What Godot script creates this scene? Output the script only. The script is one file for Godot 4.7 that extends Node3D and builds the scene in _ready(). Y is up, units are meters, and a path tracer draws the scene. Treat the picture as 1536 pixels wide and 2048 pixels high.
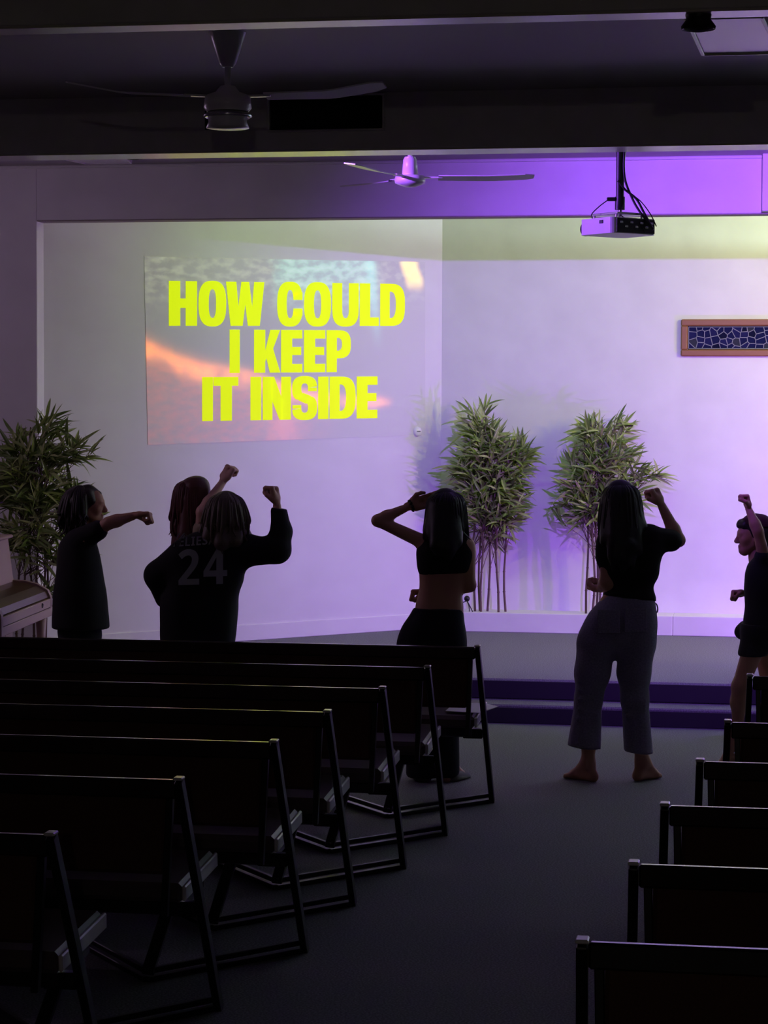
extends Node3D
# A dim church hall: dancers before a lit stage alcove, pews on both sides of a carpeted aisle.
# World: x to the right of the room, y up, -z towards the stage; metres.

var M := {}
var rng := RandomNumberGenerator.new()
var taken := {}
const YAW := 0.16511

# ------------------------------------------------------------------ implicit surfaces
class Blob:
	var bones: Array = []
	var cuts: Array = []
	var lo := Vector3(1e9, 1e9, 1e9)
	var hi := Vector3(-1e9, -1e9, -1e9)
	func bone(a: Vector3, b: Vector3, ra: float, rb: float = -1.0, k: float = 0.03, n: Vector3 = Vector3.ZERO, q: float = 1.0) -> void:
		if rb < 0.0:
			rb = ra
		bones.append([a, b, ra, rb, k, n, q])
		var r := maxf(ra, rb) + 0.02
		for p in [a, b]:
			lo = lo.min(p - Vector3(r, r, r))
			hi = hi.max(p + Vector3(r, r, r))
	func cut(n: Vector3, p: Vector3) -> void:
		cuts.append([n.normalized(), p])
	func dist(b: Array, p: Vector3) -> float:
		var v: Vector3 = p - b[0]
		var ba: Vector3 = b[1] - b[0]
		var q: float = b[6]
		if q != 1.0:
			var n: Vector3 = b[5]
			v += n * (v.dot(n) * (1.0 / q - 1.0))
			ba += n * (ba.dot(n) * (1.0 / q - 1.0))
		var t := clampf(v.dot(ba) / maxf(ba.length_squared(), 1e-9), 0.0, 1.0)
		return (v - ba * t).length() - lerpf(b[2], b[3], t)
	func at(p: Vector3) -> float:
		var f := 1.0
		for b in bones:
			f = Blob.smin(f, dist(b, p), b[4])
		for c in cuts:
			f = maxf(f, (p - c[1]).dot(c[0]))
		return f
	static func smin(a: float, b: float, k: float) -> float:
		var h := k - absf(a - b)
		return minf(a, b) if h <= 0.0 else minf(a, b) - h * h * 0.25 / k
	func mesh(c: float) -> ArrayMesh:
		var o := lo - Vector3(c, c, c) * 2.0
		var ext := (hi - lo) / c
		var nx := int(ext.x) + 6
		var ny := int(ext.y) + 6
		var nz := int(ext.z) + 6
		var sx := 1
		var sy := nx
		var sz := nx * ny
		var f := PackedFloat32Array()
		f.resize(nx * ny * nz)
		f.fill(1.0)
		for b in bones:
			var a: Vector3 = b[0]
			var q: float = b[6]
			var n: Vector3 = b[5]
			var k: float = b[4]
			var ra: float = b[2]
			var rb: float = b[3]
			var ba: Vector3 = b[1] - a
			var s := 1.0 / q - 1.0
			if q != 1.0:
				ba += n * (ba.dot(n) * s)
			var inv := 1.0 / maxf(ba.length_squared(), 1e-9)
			var r := maxf(ra, rb) + k + c * 2.0
			var p0 := ((a.min(b[1]) - Vector3(r, r, r) - o) / c).floor()
			var p1 := ((a.max(b[1]) + Vector3(r, r, r) - o) / c).ceil()
			for z in range(maxi(0, int(p0.z)), mini(nz, int(p1.z) + 1)):
				for y in range(maxi(0, int(p0.y)), mini(ny, int(p1.y) + 1)):
					var i := maxi(0, int(p0.x)) + y * sy + z * sz
					for x in range(maxi(0, int(p0.x)), mini(nx, int(p1.x) + 1)):
						var v := o + Vector3(x, y, z) * c - a
						if q != 1.0:
							v += n * (v.dot(n) * s)
						var t := clampf(v.dot(ba) * inv, 0.0, 1.0)
						var d := (v - ba * t).length() - ra - (rb - ra) * t
						var e := f[i]
						var h := k - absf(d - e)
						if h <= 0.0:
							if d < e:
								f[i] = d
						else:
							f[i] = minf(d, e) - h * h * 0.25 / k
						i += 1
		if cuts.size():
			for z in nz:
				for y in ny:
					for x in nx:
						var i := x + y * sy + z * sz
						if f[i] < 0.1:
							var p := o + Vector3(x, y, z) * c
							for cc in cuts:
								f[i] = maxf(f[i], (p - cc[1]).dot(cc[0]))
		var id := PackedInt32Array()
		id.resize(f.size())
		id.fill(-1)
		var vs := PackedVector3Array()
		var cells := PackedInt32Array()
		var off := [0, 1, sy, sy + 1, sz, sz + 1, sz + sy, sz + sy + 1]
		var pair := [[0, 1], [2, 3], [4, 5], [6, 7], [0, 2], [1, 3], [4, 6], [5, 7], [0, 4], [1, 5], [2, 6], [3, 7]]
		for z in nz - 1:
			for y in ny - 1:
				var i := y * sy + z * sz - 1
				for x in nx - 1:
					i += 1
					if absf(f[i]) > 2.2 * c:
						continue
					var neg := 0
					for j in 8:
						if f[i + off[j]] < 0.0:
							neg += 1
					if neg == 0 or neg == 8:
						continue
					var sum := Vector3.ZERO
					var cnt := 0
					for e in pair:
						var a: float = f[i + off[e[0]]]
						var b: float = f[i + off[e[1]]]
						if (a < 0.0) != (b < 0.0):
							var t := a / (a - b)
							var ca := Vector3(e[0] & 1, (e[0] >> 1) & 1, e[0] >> 2)
							var cb := Vector3(e[1] & 1, (e[1] >> 1) & 1, e[1] >> 2)
							sum += ca.lerp(cb, t)
							cnt += 1
					id[i] = vs.size()
					vs.append(o + (Vector3(x, y, z) + sum / cnt) * c)
					cells.append(i)
		var tris := PackedInt32Array()
		for i in cells:
			var a := f[i] < 0.0
			for ax in 3:
				var d: int = [sx, sy, sz][ax]
				if (f[i + d] < 0.0) == a:
					continue
				var u: int = [sy, sz, sx][ax]
				var w: int = [sz, sx, sy][ax]
				if i - u - w < 0:
					continue
				var q0 := id[i]
				var q1 := id[i - u]
				var q2 := id[i - u - w]
				var q3 := id[i - w]
				if q1 < 0 or q2 < 0 or q3 < 0:
					continue
				tris.append_array([q0, q2, q1, q0, q3, q2] if a else [q0, q1, q2, q0, q2, q3])
		var nn := PackedVector3Array()
		nn.resize(vs.size())
		for t in range(0, tris.size(), 3):
			var g := (vs[tris[t + 2]] - vs[tris[t]]).cross(vs[tris[t + 1]] - vs[tris[t]])
			for j in 3:
				nn[tris[t + j]] += g
		for j in nn.size():
			nn[j] = nn[j].normalized()
		var arr := []
		arr.resize(Mesh.ARRAY_MAX)
		arr[Mesh.ARRAY_VERTEX] = vs
		arr[Mesh.ARRAY_NORMAL] = nn
		arr[Mesh.ARRAY_INDEX] = tris
		var m := ArrayMesh.new()
		m.add_surface_from_arrays(Mesh.PRIMITIVE_TRIANGLES, arr)
		return m

# ------------------------------------------------------------------ naming
func numbered(called: String) -> String:
	var n: int = taken.get(called, 0)
	taken[called] = n + 1
	return called if n == 0 else "%s_%03d" % [called, n]

func tag(o: Node3D, label: String, category: String, group := "") -> Node3D:
	o.set_meta("label", label)
	o.set_meta("category", category)
	if group != "":
		o.set_meta("group", group)
	return o

func thing(called: String, label: String, category: String, at := Vector3.ZERO, turn := 0.0, group := "") -> Node3D:
	var o := Node3D.new()
	o.name = numbered(called)
	add_child(o)
	o.position = at
	o.rotation.y = turn
	tag(o, label, category, group)
	return o

func put(called: String, mesh: Mesh, mat: Material, parent: Node3D = self) -> MeshInstance3D:
	var o := MeshInstance3D.new()
	o.name = numbered(called) if parent == self else called
	o.mesh = mesh
	o.material_override = mat
	o.cast_shadow = GeometryInstance3D.SHADOW_CASTING_SETTING_ON
	parent.add_child(o, true)
	return o

func struct(called: String, mesh: Mesh, mat: Material) -> MeshInstance3D:
	var o := put(called, mesh, mat)
	o.set_meta("kind", "structure")
	return o

# ------------------------------------------------------------------ shapes
func st() -> SurfaceTool:
	var s := SurfaceTool.new()
	s.begin(Mesh.PRIMITIVE_TRIANGLES)
	s.set_smooth_group(-1)
	return s

func done(s: SurfaceTool) -> ArrayMesh:
	s.generate_normals()
	return s.commit()

func poly(s: SurfaceTool, pts: Array, out: Vector3) -> void:
	var g: Vector3 = (pts[2] - pts[0]).cross(pts[1] - pts[0])
	var flip := g.dot(out) < 0.0
	for i in range(1, pts.size() - 1):
		s.add_vertex(pts[0])
		s.add_vertex(pts[i + 1] if flip else pts[i])
		s.add_vertex(pts[i] if flip else pts[i + 1])

func box(s: SurfaceTool, c: Vector3, size: Vector3, bev := 0.004, basis := Basis.IDENTITY) -> void:
	var h := size * 0.5
	bev = minf(bev, minf(h.x, minf(h.y, h.z)) * 0.6)
	var v := func(sg: Vector3, ax: int) -> Vector3:
		var e := h - Vector3(bev, bev, bev)
		e[ax] = h[ax]
		return c + basis * (sg * e)
	for ax in 3:
		var u := (ax + 1) % 3
		var w := (ax + 2) % 3
		for sa in [-1.0, 1.0]:
			var ring := []
			for e in [[-1.0, -1.0], [1.0, -1.0], [1.0, 1.0], [-1.0, 1.0]]:
				var sg := Vector3.ZERO
				sg[ax] = sa
				sg[u] = e[0]
				sg[w] = e[1]
				ring.append(v.call(sg, ax))
			var nrm := Vector3.ZERO
			nrm[ax] = sa
			poly(s, ring, basis * nrm)
	if bev <= 0.0:
		return
	for ax in 3:
		var u := (ax + 1) % 3
		var w := (ax + 2) % 3
		for su in [-1.0, 1.0]:
			for sw in [-1.0, 1.0]:
				var p := Vector3.ZERO
				p[u] = su
				p[w] = sw
				var p0 := p
				p0[ax] = -1.0
				var p1 := p
				p1[ax] = 1.0
				poly(s, [v.call(p0, u), v.call(p1, u), v.call(p1, w), v.call(p0, w)], basis * p)
	for i in 8:
		var sg := Vector3(1 if i & 1 else -1, 1 if i & 2 else -1, 1 if i & 4 else -1)
		poly(s, [v.call(sg, 0), v.call(sg, 1), v.call(sg, 2)], basis * sg)

func boxm(c: Vector3, size: Vector3, bev := 0.004, basis := Basis.IDENTITY) -> ArrayMesh:
	var s := st()
	box(s, c, size, bev, basis)
	return done(s)

func bar(s: SurfaceTool, a: Vector3, b: Vector3, w: float, d: float, side := Vector3.RIGHT, bev := 0.003) -> void:
	var y := (b - a).normalized()
	var z := side.cross(y).normalized()
	var x := y.cross(z)
	box(s, (a + b) * 0.5, Vector3(w, (b - a).length(), d), bev, Basis(x, y, z))

func tube(s: SurfaceTool, pts: Array, radii: Array, sides := 8) -> void:
	var rings := []
	var ref := Vector3(0.123, 0.31, 0.94).normalized()
	for i in pts.size():
		var d: Vector3 = (pts[mini(i + 1, pts.size() - 1)] - pts[maxi(i - 1, 0)]).normalized()
		var x := d.cross(ref if absf(d.dot(ref)) < 0.95 else Vector3.UP).normalized()
		var y := d.cross(x)
		var r: float = radii[mini(i, radii.size() - 1)]
		var ring := []
		for k in sides:
			var a := TAU * k / sides
			ring.append(pts[i] + (x * cos(a) + y * sin(a)) * r)
		rings.append(ring)
	s.set_smooth_group(1)
	for i in pts.size() - 1:
		for k in sides:
			var k2 := (k + 1) % sides
			var m: Vector3 = (rings[i][k] + rings[i + 1][k2]) * 0.5 - (pts[i] + pts[i + 1]) * 0.5
			poly(s, [rings[i][k], rings[i][k2], rings[i + 1][k2], rings[i + 1][k]], m)
	s.set_smooth_group(-1)
	poly(s, rings[0], pts[0] - pts[1])
	poly(s, rings[-1], pts[-1] - pts[-2])

func lathe(s: SurfaceTool, prof: Array, xf := Transform3D.IDENTITY, seg := 28, smooth := true) -> void:
	s.set_smooth_group(1 if smooth else -1)
	for i in prof.size() - 1:
		var a: Vector2 = prof[i]
		var b: Vector2 = prof[i + 1]
		for k in seg:
			var t0 := TAU * k / seg
			var t1 := TAU * (k + 1) / seg
			var d0 := Vector3(cos(t0), 0, sin(t0))
			var d1 := Vector3(cos(t1), 0, sin(t1))
			var y := Vector3.UP
			var out := xf.basis * ((d0 + d1) * (b.y - a.y) + y * 2.0 * (a.x - b.x))
			if a.y > b.y or (a.y == b.y and false):
				out = -out if false else xf.basis * ((d0 + d1) * (a.y - b.y) + y * 2.0 * (b.x - a.x))
			if a.x < 1e-5:
				poly(s, [xf * (y * a.y), xf * (d0 * b.x + y * b.y), xf * (d1 * b.x + y * b.y)], out)
			elif b.x < 1e-5:
				poly(s, [xf * (y * b.y), xf * (d0 * a.x + y * a.y), xf * (d1 * a.x + y * a.y)], out)
			else:
				poly(s, [xf * (d0 * a.x + y * a.y), xf * (d1 * a.x + y * a.y), xf * (d1 * b.x + y * b.y), xf * (d0 * b.x + y * b.y)], out)
	s.set_smooth_group(-1)

func prism(s: SurfaceTool, pts: PackedVector2Array, depth: float, xf := Transform3D.IDENTITY) -> void:
	# outline in the local xy plane, from z = 0 to z = depth
	var idx := Geometry2D.triangulate_polygon(pts)
	for i in range(0, idx.size(), 3):
		for zz in [0.0, depth]:
			var tri := []
			for j in 3:
				tri.append(xf * Vector3(pts[idx[i + j]].x, pts[idx[i + j]].y, zz))
			poly(s, tri, xf.basis.z * (1.0 if (zz > 0.0) == (depth > 0.0) and zz != 0.0 else -1.0))
	var mid := Vector2.ZERO
	var cw := Geometry2D.is_polygon_clockwise(pts)
	for i in pts.size():
		var a := pts[i]
		var b := pts[(i + 1) % pts.size()]
		var nn := Vector2(b.y - a.y, a.x - b.x) * (-1.0 if cw else 1.0)
		poly(s, [xf * Vector3(a.x, a.y, 0), xf * Vector3(b.x, b.y, 0), xf * Vector3(b.x, b.y, depth), xf * Vector3(a.x, a.y, depth)], xf.basis * Vector3(nn.x, nn.y, 0))

# ------------------------------------------------------------------ materials
func mat(called: String, c: Color, rough := 0.8, metal := 0.0) -> StandardMaterial3D:
	var m := StandardMaterial3D.new()
	m.resource_name = called
	m.albedo_color = c
	m.roughness = rough
	m.metallic = metal
	M[called] = m
	return m

func noise_tex(freq: float, size: int, ramp: Array, sd: int, octaves := 4) -> NoiseTexture2D:
	var n := FastNoiseLite.new()
	n.seed = sd
	n.frequency = freq
	n.fractal_octaves = octaves
	var t := NoiseTexture2D.new()
	t.width = size
	t.height = size
	t.seamless = true
	t.noise = n
	var g := Gradient.new()
	g.set_color(0, ramp[0])
	g.set_color(1, ramp[1])
	t.color_ramp = g
	return t

func triplanar(m: StandardMaterial3D, scale: float) -> void:
	m.uv1_triplanar = true
	m.uv1_world_triplanar = true
	m.uv1_scale = Vector3(scale, scale, scale)

func materials() -> void:
	var w := mat("wall_paint", Color(1, 1, 1), 0.85)
	w.albedo_texture = noise_tex(0.01, 256, [Color(0.885, 0.88, 0.875), Color(0.92, 0.915, 0.91)], 3)
	triplanar(w, 0.7)
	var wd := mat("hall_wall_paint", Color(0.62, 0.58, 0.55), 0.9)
	var cl := mat("ceiling_paint", Color(0.66, 0.64, 0.63), 0.55)
	var bm := mat("beam_wood", Color(1, 1, 1), 0.7)
	bm.albedo_texture = noise_tex(0.02, 256, [Color(0.82, 0.81, 0.80), Color(0.88, 0.87, 0.86)], 8)
	triplanar(bm, 0.8)
	mat("beam_soffit", Color(0.82, 0.80, 0.74), 0.22)
	var cp := mat("carpet", Color(1, 1, 1), 0.8)
	cp.albedo_texture = noise_tex(0.16, 512, [Color(0.25, 0.25, 0.265), Color(0.60, 0.60, 0.62)], 21, 3)
	triplanar(cp, 1.1)
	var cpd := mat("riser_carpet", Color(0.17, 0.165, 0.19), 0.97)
	mat("rear_wall", Color(0.35, 0.33, 0.32), 0.9)
	mat("white_plastic", Color(0.86, 0.85, 0.84), 0.35)
	mat("fan_white", Color(0.85, 0.84, 0.83), 0.3)
	mat("diffuser", Color(0.88, 0.88, 0.86), 0.3)
	mat("black_plastic", Color(0.03, 0.03, 0.032), 0.45)
	mat("dark_panel", Color(0.025, 0.025, 0.025), 0.9)
	mat("steel", Color(0.7, 0.7, 0.72), 0.22, 0.9)
	mat("black_steel", Color(0.06, 0.058, 0.058), 0.35, 0.2)
	var pw := mat("pew_fabric", Color(1, 1, 1), 0.9)
	pw.albedo_texture = noise_tex(0.25, 256, [Color(0.27, 0.17, 0.14), Color(0.36, 0.23, 0.19)], 5)
	triplanar(pw, 2.0)
	mat("seat_vinyl", Color(0.34, 0.29, 0.30), 0.42)
	mat("seat_highlight", Color(0.86, 0.84, 0.86), 0.28)  # pale colour paints the bright highlight on the seat ends
	var pwd := mat("pew_wood", Color(0.10, 0.085, 0.075), 0.25)
	pwd.clearcoat_enabled = true
	pwd.clearcoat = 1.0
	pwd.clearcoat_roughness = 0.12
	mat("leg_cap", Color(0.85, 0.84, 0.84), 0.2)
	mat("frame_wood", Color(0.55, 0.37, 0.21), 0.5)
	mat("lead", Color(0.50, 0.51, 0.53), 0.5)
	for i in 4:
		mat("pane_%d" % i, [Color(0.10, 0.11, 0.26), Color(0.13, 0.13, 0.30), Color(0.07, 0.08, 0.18), Color(0.20, 0.21, 0.26)][i], 0.55).metallic_specular = 0.12
	for i in 3:
		var lf := mat("leaf_%d" % i, [Color(0.50, 0.57, 0.30), Color(0.63, 0.67, 0.44), Color(0.39, 0.48, 0.25)][i], 0.5)
		lf.backlight_enabled = true
		lf.backlight = Color(0.22, 0.26, 0.10)
	mat("cane", Color(0.38, 0.30, 0.26), 0.6)
	mat("cane_base", Color(0.75, 0.73, 0.72), 0.7)
	mat("piano_wood", Color(0.66, 0.55, 0.54), 0.5)
	mat("piano_lid", Color(0.30, 0.17, 0.11), 0.3)
	mat("piano_gap", Color(0.04, 0.035, 0.035), 0.8)
	mat("skin", Color(0.72, 0.52, 0.43), 0.55)
	mat("skin_pale", Color(0.83, 0.66, 0.58), 0.55)
	mat("hair_black", Color(0.035, 0.03, 0.03), 0.5)
	mat("hair_brown", Color(0.13, 0.09, 0.07), 0.5)
	mat("hair_red", Color(0.30, 0.09, 0.07), 0.5)
	mat("hair_fair", Color(0.35, 0.30, 0.25), 0.5)
	mat("black_cloth", Color(0.05, 0.045, 0.05), 0.9)
	mat("navy_cloth", Color(0.06, 0.065, 0.10), 0.9)
	mat("tee_cloth", Color(0.07, 0.045, 0.05), 0.9)
	mat("grey_print", Color(0.62, 0.62, 0.64), 0.8)
	mat("pale_cloth", Color(0.66, 0.60, 0.50), 0.9)
	mat("kid_cloth", Color(0.13, 0.12, 0.16), 0.9)
	mat("maroon_cloth", Color(0.20, 0.05, 0.06), 0.9)
	var dn := mat("denim", Color(1, 1, 1), 0.9)
	dn.albedo_texture = noise_tex(0.12, 256, [Color(0.45, 0.42, 0.51), Color(0.60, 0.57, 0.67)], 13)
	triplanar(dn, 2.5)
	mat("dark_denim", Color(0.08, 0.085, 0.12), 0.9)
	mat("paper", Color(0.97, 0.97, 0.97), 0.5)
	mat("shoe", Color(0.32, 0.31, 0.31), 0.7)

# ------------------------------------------------------------------ scene
func _ready() -> void:
	rng.seed = 11
	camera_and_light()
	materials()
	room()
	stage_lamps()
	projection()
	pews()
	piano()
	plants()
	people()
	ceiling_things()
	wall_things()

func camera_and_light() -> void:
	var cam := Camera3D.new()
	cam.name = "camera"
	cam.fov = 25.643
	cam.position = Vector3(0, 2.05, 0)
	cam.rotation = Vector3(-0.046426, YAW, 0.004014)
	cam.near = 0.1
	cam.far = 60.0
	add_child(cam)
	cam.current = true
	var e := Environment.new()
	e.background_mode = Environment.BG_COLOR
	e.background_color = Color(0, 0, 0)
	e.tonemap_mode = Environment.TONE_MAPPER_LINEAR
	e.tonemap_exposure = 1.0
	e.sdfgi_enabled = true
	e.ssao_enabled = true
	e.ssil_enabled = true
	var we := WorldEnvironment.new()
	we.name = "environment"
	we.environment = e
	add_child(we)

const PURPLE := Color(0.604, 0.335, 1.0)
const VIOLET := Color(0.60, 0.12, 1.0)
const TUBE := Color(0.68, 1.0, 0.22)
const COVE := Color(0.83, 0.95, 0.95)
const FLOOD := Color(1.0, 0.86, 0.24)
const FLOOD_HIGH := Color(0.91, 0.96, 0.18)

func stage_lamps() -> void:
	# out of the picture: a purple par can behind the ceiling beam, a white flood and a purple par on the right of the alcove, tubes behind the header
	par("purple par can hung from the ceiling behind the beam, aimed at the stage", Vector3(0.2, 3.53, -11.75), Vector3(-0.4, 1.5, -17.5), PURPLE, 23.0, 43.0)
	par("purple par can on the left behind the beam, aimed along the header", Vector3(-3.0, 3.53, -11.45), Vector3(-1.2, 3.25, -12.5), PURPLE, 9.0, 32.0)
	par("white flood lamp inside the right end of the stage alcove", Vector3(1.75, 2.75, -15.95), Vector3(-1.2, 1.9, -18.1), FLOOD, 2.5, 68.0)
	par("white flood lamp high on the right inside the stage alcove", Vector3(2.2, 3.55, -15.95), Vector3(-1.4, 2.2, -18.1), FLOOD_HIGH, 3.1, 68.0)
	par("purple par can low on the right of the stage", Vector3(2.4, 0.75, -16.4), Vector3(-0.6, 0.5, -18.15), VIOLET, 10.0, 66.0)
	par("greenish uplighter at the right of the stage alcove", Vector3(3.1, 3.08, -16.1), Vector3(3.1, 4.0, -16.1), COVE, 10.5, 88.6, 0.05)
	tube_lamp("white tube fitting fixed behind the stage header", Vector3(-0.9, 3.62, -15.72), TUBE, 1.95)
	added_hall_lamp("added dim fill lamp on the left hall wall, out of the picture", Vector3(-6.90, 3.0, -12.3), PI / 2, Color(0.93, 0.79, 1.0), 0.66)
	added_hall_lamp("added dim warm fill lamp on the rear wall, unseen", Vector3(0.5, 2.7, 2.9), PI, Color(1.0, 0.95, 0.90), 0.6)

func added_hall_lamp(label: String, at: Vector3, turn: float, c: Color, energy: float) -> void:  # unseen fill lamp, added to lift the dark walls and beams
	var wl := thing("fill_light", label, "light", at, turn)
	put("backplate", boxm(Vector3(0, 0, -0.085), Vector3(0.12, 0.20, 0.03), 0.008), M.steel, wl)
	var ws := st()
	lathe(ws, [Vector2(0, -0.09), Vector2(0.05, -0.08), Vector2(0.06, 0.0), Vector2(0.05, 0.08), Vector2(0, 0.09)], Transform3D.IDENTITY, 20)
	var wg := mat("fill_glow", Color(0.9, 0.85, 0.8), 0.5)
	wg.emission_enabled = true
	wg.emission = c
	wg.emission_energy_multiplier = 0.8
	put("lamp_shade", done(ws), wg, wl)
	var ol := OmniLight3D.new()
	ol.name = "fill_lamp"
	ol.position = at
	ol.light_color = c
	ol.light_energy = energy
	ol.light_size = 0.04
	ol.omni_range = 40.0
	ol.omni_attenuation = 2.0
	ol.shadow_enabled = true
	add_child(ol)

func tube_lamp(label: String, at: Vector3, c: Color, energy: float) -> void:
	var t := thing("tube_light", label, "light", at)
	put("housing", boxm(Vector3.ZERO, Vector3(5.6, 0.05, 0.10), 0.01), M.white_plastic, t)
	var s := st()
	tube(s, [Vector3(-2.75, -0.045, 0), Vector3(2.75, -0.045, 0)], [0.014])
	var gm := mat("tube_glow", Color(0.9, 0.9, 0.85), 0.4)
	gm.emission_enabled = true
	gm.emission = c
	gm.emission_energy_multiplier = 0.6
	put("tube", done(s), gm, t)
	var a := AreaLight3D.new()
	a.name = "tube_lamp"
	a.area_size = Vector2(5.4, 0.06)
	a.position = at + Vector3(0, -0.08, -0.04)
	a.rotation = Vector3(-0.75, 0, 0)
	a.light_color = c
	a.light_energy = energy
	a.area_range = 20.0
	a.shadow_enabled = true
	add_child(a)

func par(label: String, at: Vector3, aim: Vector3, c: Color, energy: float, angle: float, soft := 0.9) -> void:
	var t := thing("stage_light", label, "light", at)
	var b := Basis.looking_at((aim - at).normalized(), Vector3.UP if absf((aim - at).normalized().y) < 0.95 else Vector3.BACK)
	var xf := Transform3D(b * Basis(Vector3.RIGHT, PI / 2), Vector3.ZERO)
	var s := st()
	lathe(s, [Vector2(0, 0.17), Vector2(0.05, 0.16), Vector2(0.075, 0.10), Vector2(0.085, -0.03), Vector2(0.078, -0.03), Vector2(0.07, 0.02)], xf, 20)
	put("can", done(s), M.black_plastic, t)
	s = st()
	lathe(s, [Vector2(0, 0.012), Vector2(0.05, 0.014), Vector2(0.07, 0.02)], xf, 20)
	var gm := StandardMaterial3D.new()
	gm.resource_name = "lens_glow"
	gm.albedo_color = c
	gm.emission_enabled = true
	gm.emission = c
	gm.emission_energy_multiplier = 2.0
	put("lens", done(s), gm, t)
	s = st()
	bar(s, Vector3(-0.1, 0, 0), Vector3(-0.1, 0.21, 0), 0.012, 0.03)
	bar(s, Vector3(0.1, 0, 0), Vector3(0.1, 0.21, 0), 0.012, 0.03)
	box(s, Vector3(0, 0.213, 0), Vector3(0.212, 0.012, 0.03))
	put("yoke", done(s), M.black_plastic, t)
	var l := SpotLight3D.new()
	l.name = "stage_lamp"
	l.position = at + (aim - at).normalized() * 0.06
	l.basis = b
	l.light_color = c
	l.light_energy = energy
	l.light_size = 0.015
	l.spot_angle = angle
	l.spot_angle_attenuation = soft
	l.spot_range = 30.0
	l.spot_attenuation = 2.0
	l.shadow_enabled = true
	add_child(l)

const STAGE := 0.257
const HEAD := 3.365
const CEIL := 3.75
const PRO := 15.4     # distance of the proscenium wall
const BACK := 18.15   # distance of the alcove's back wall

func solid(called: String, x0: float, x1: float, y0: float, y1: float, f0: float, f1: float, m: Material, bev := 0.0) -> MeshInstance3D:
	return struct(called, boxm(Vector3((x0 + x1) * 0.5, (y0 + y1) * 0.5, -(f0 + f1) * 0.5), Vector3(x1 - x0, y1 - y0, f1 - f0), bev), m)

func room() -> void:
	var W: Material = M.wall_paint
	solid("floor", -7.0, 6.0, -0.2, 0.0, -3.0, 18.6, M.carpet)
	# stage platform and its step
	var sp := st()
	box(sp, Vector3(-0.5, STAGE * 0.5, -16.69), Vector3(13.0, STAGE, 3.82), 0.012)
	struct("floor_stage", done(sp), M.carpet)
	solid("floor_step", -7.0, 6.0, 0.0, 0.122, 14.505, 14.80, M.carpet, 0.01)
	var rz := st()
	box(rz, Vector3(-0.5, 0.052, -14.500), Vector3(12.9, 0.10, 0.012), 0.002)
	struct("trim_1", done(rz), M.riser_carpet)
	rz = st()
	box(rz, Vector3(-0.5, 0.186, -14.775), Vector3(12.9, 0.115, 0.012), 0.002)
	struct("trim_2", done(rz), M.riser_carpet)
	# hall shell
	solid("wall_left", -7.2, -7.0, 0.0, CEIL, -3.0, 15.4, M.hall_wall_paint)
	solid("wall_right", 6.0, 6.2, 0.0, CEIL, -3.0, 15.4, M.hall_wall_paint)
	solid("wall_rear", -7.2, 6.2, 0.0, CEIL, -3.2, -3.0, M.rear_wall)
	solid("ceiling_low", -7.0, 6.0, 3.57, CEIL, -3.0, 11.0, M.ceiling_paint)
	solid("ceiling", -7.2, 6.2, CEIL, CEIL + 0.2, -3.2, 18.6, M.ceiling_paint)
	# proscenium: piers and header
	solid("wall_pier_left", -7.2, -5.07, 0.0, CEIL, PRO, PRO + 0.16, W, 0.004)
	solid("wall_pier_right", 4.6, 6.2, 0.0, CEIL, PRO, PRO + 0.16, W, 0.004)
	solid("wall_header", -5.07, 4.6, HEAD, CEIL, PRO, PRO + 0.16, W, 0.004)
	solid("trim_3", -7.0, 0.0, CEIL - 0.022, CEIL, PRO - 0.03, PRO, W, 0.006)
	solid("wall_header_return", 0.0, 0.12, HEAD + 0.004, CEIL, PRO - 0.12, PRO, W, 0.004)
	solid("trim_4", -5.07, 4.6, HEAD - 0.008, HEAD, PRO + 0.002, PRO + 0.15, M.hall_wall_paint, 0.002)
	# alcove: splayed left wall, back wall, splayed right wall
	slab("wall_alcove_left", Vector3(-5.07, 0, -15.56), Vector3(-2.554, 0, -18.15), W)
	solid("wall_back", -2.7, 3.0, 0.0, CEIL, BACK, BACK + 0.15, W)
	slab("wall_alcove_right", Vector3(2.9, 0, -18.15), Vector3(4.6, 0, -15.56), W)
	# skirting on the splayed wall, low ledge along the back wall
	var d := (Vector3(-2.554, 0, -18.15) - Vector3(-5.07, 0, -15.56)).normalized()
	var n := Vector3(-d.z, 0, d.x)
	if n.x < 0.0:
		n = -n
	var s := st()
	var mid := (Vector3(-5.05, 0, -15.6) + Vector3(-2.554, 0, -18.15)) * 0.5 + n * 0.009
	box(s, mid + Vector3(0, STAGE + 0.062, 0), Vector3(3.58, 0.124, 0.018), 0.004, Basis(d, Vector3.UP, d.cross(Vector3.UP)))
	struct("baseboard_left", done(s), W)
	s = st()
	box(s, Vector3(-1.585, STAGE + 0.0775, -18.0), Vector3(1.85, 0.155, 0.30), 0.004)
	box(s, Vector3(0.90, STAGE + 0.0775, -18.0), Vector3(3.117, 0.155, 0.30), 0.004)
	struct("trim_ledge", done(s), W)
	# beams across the hall
	for f in [[7.17, 7.30], [10.79, 11.02], [3.4, 3.6]]:
		solid("ceiling_beam", -7.0, 6.0, 3.30, CEIL, f[0], f[1], M.beam_wood, 0.004)
		solid("trim_soffit", -7.0, 6.0, 3.292, 3.30, f[0] + 0.004, f[1] - 0.004, M.beam_soffit, 0.001)

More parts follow.
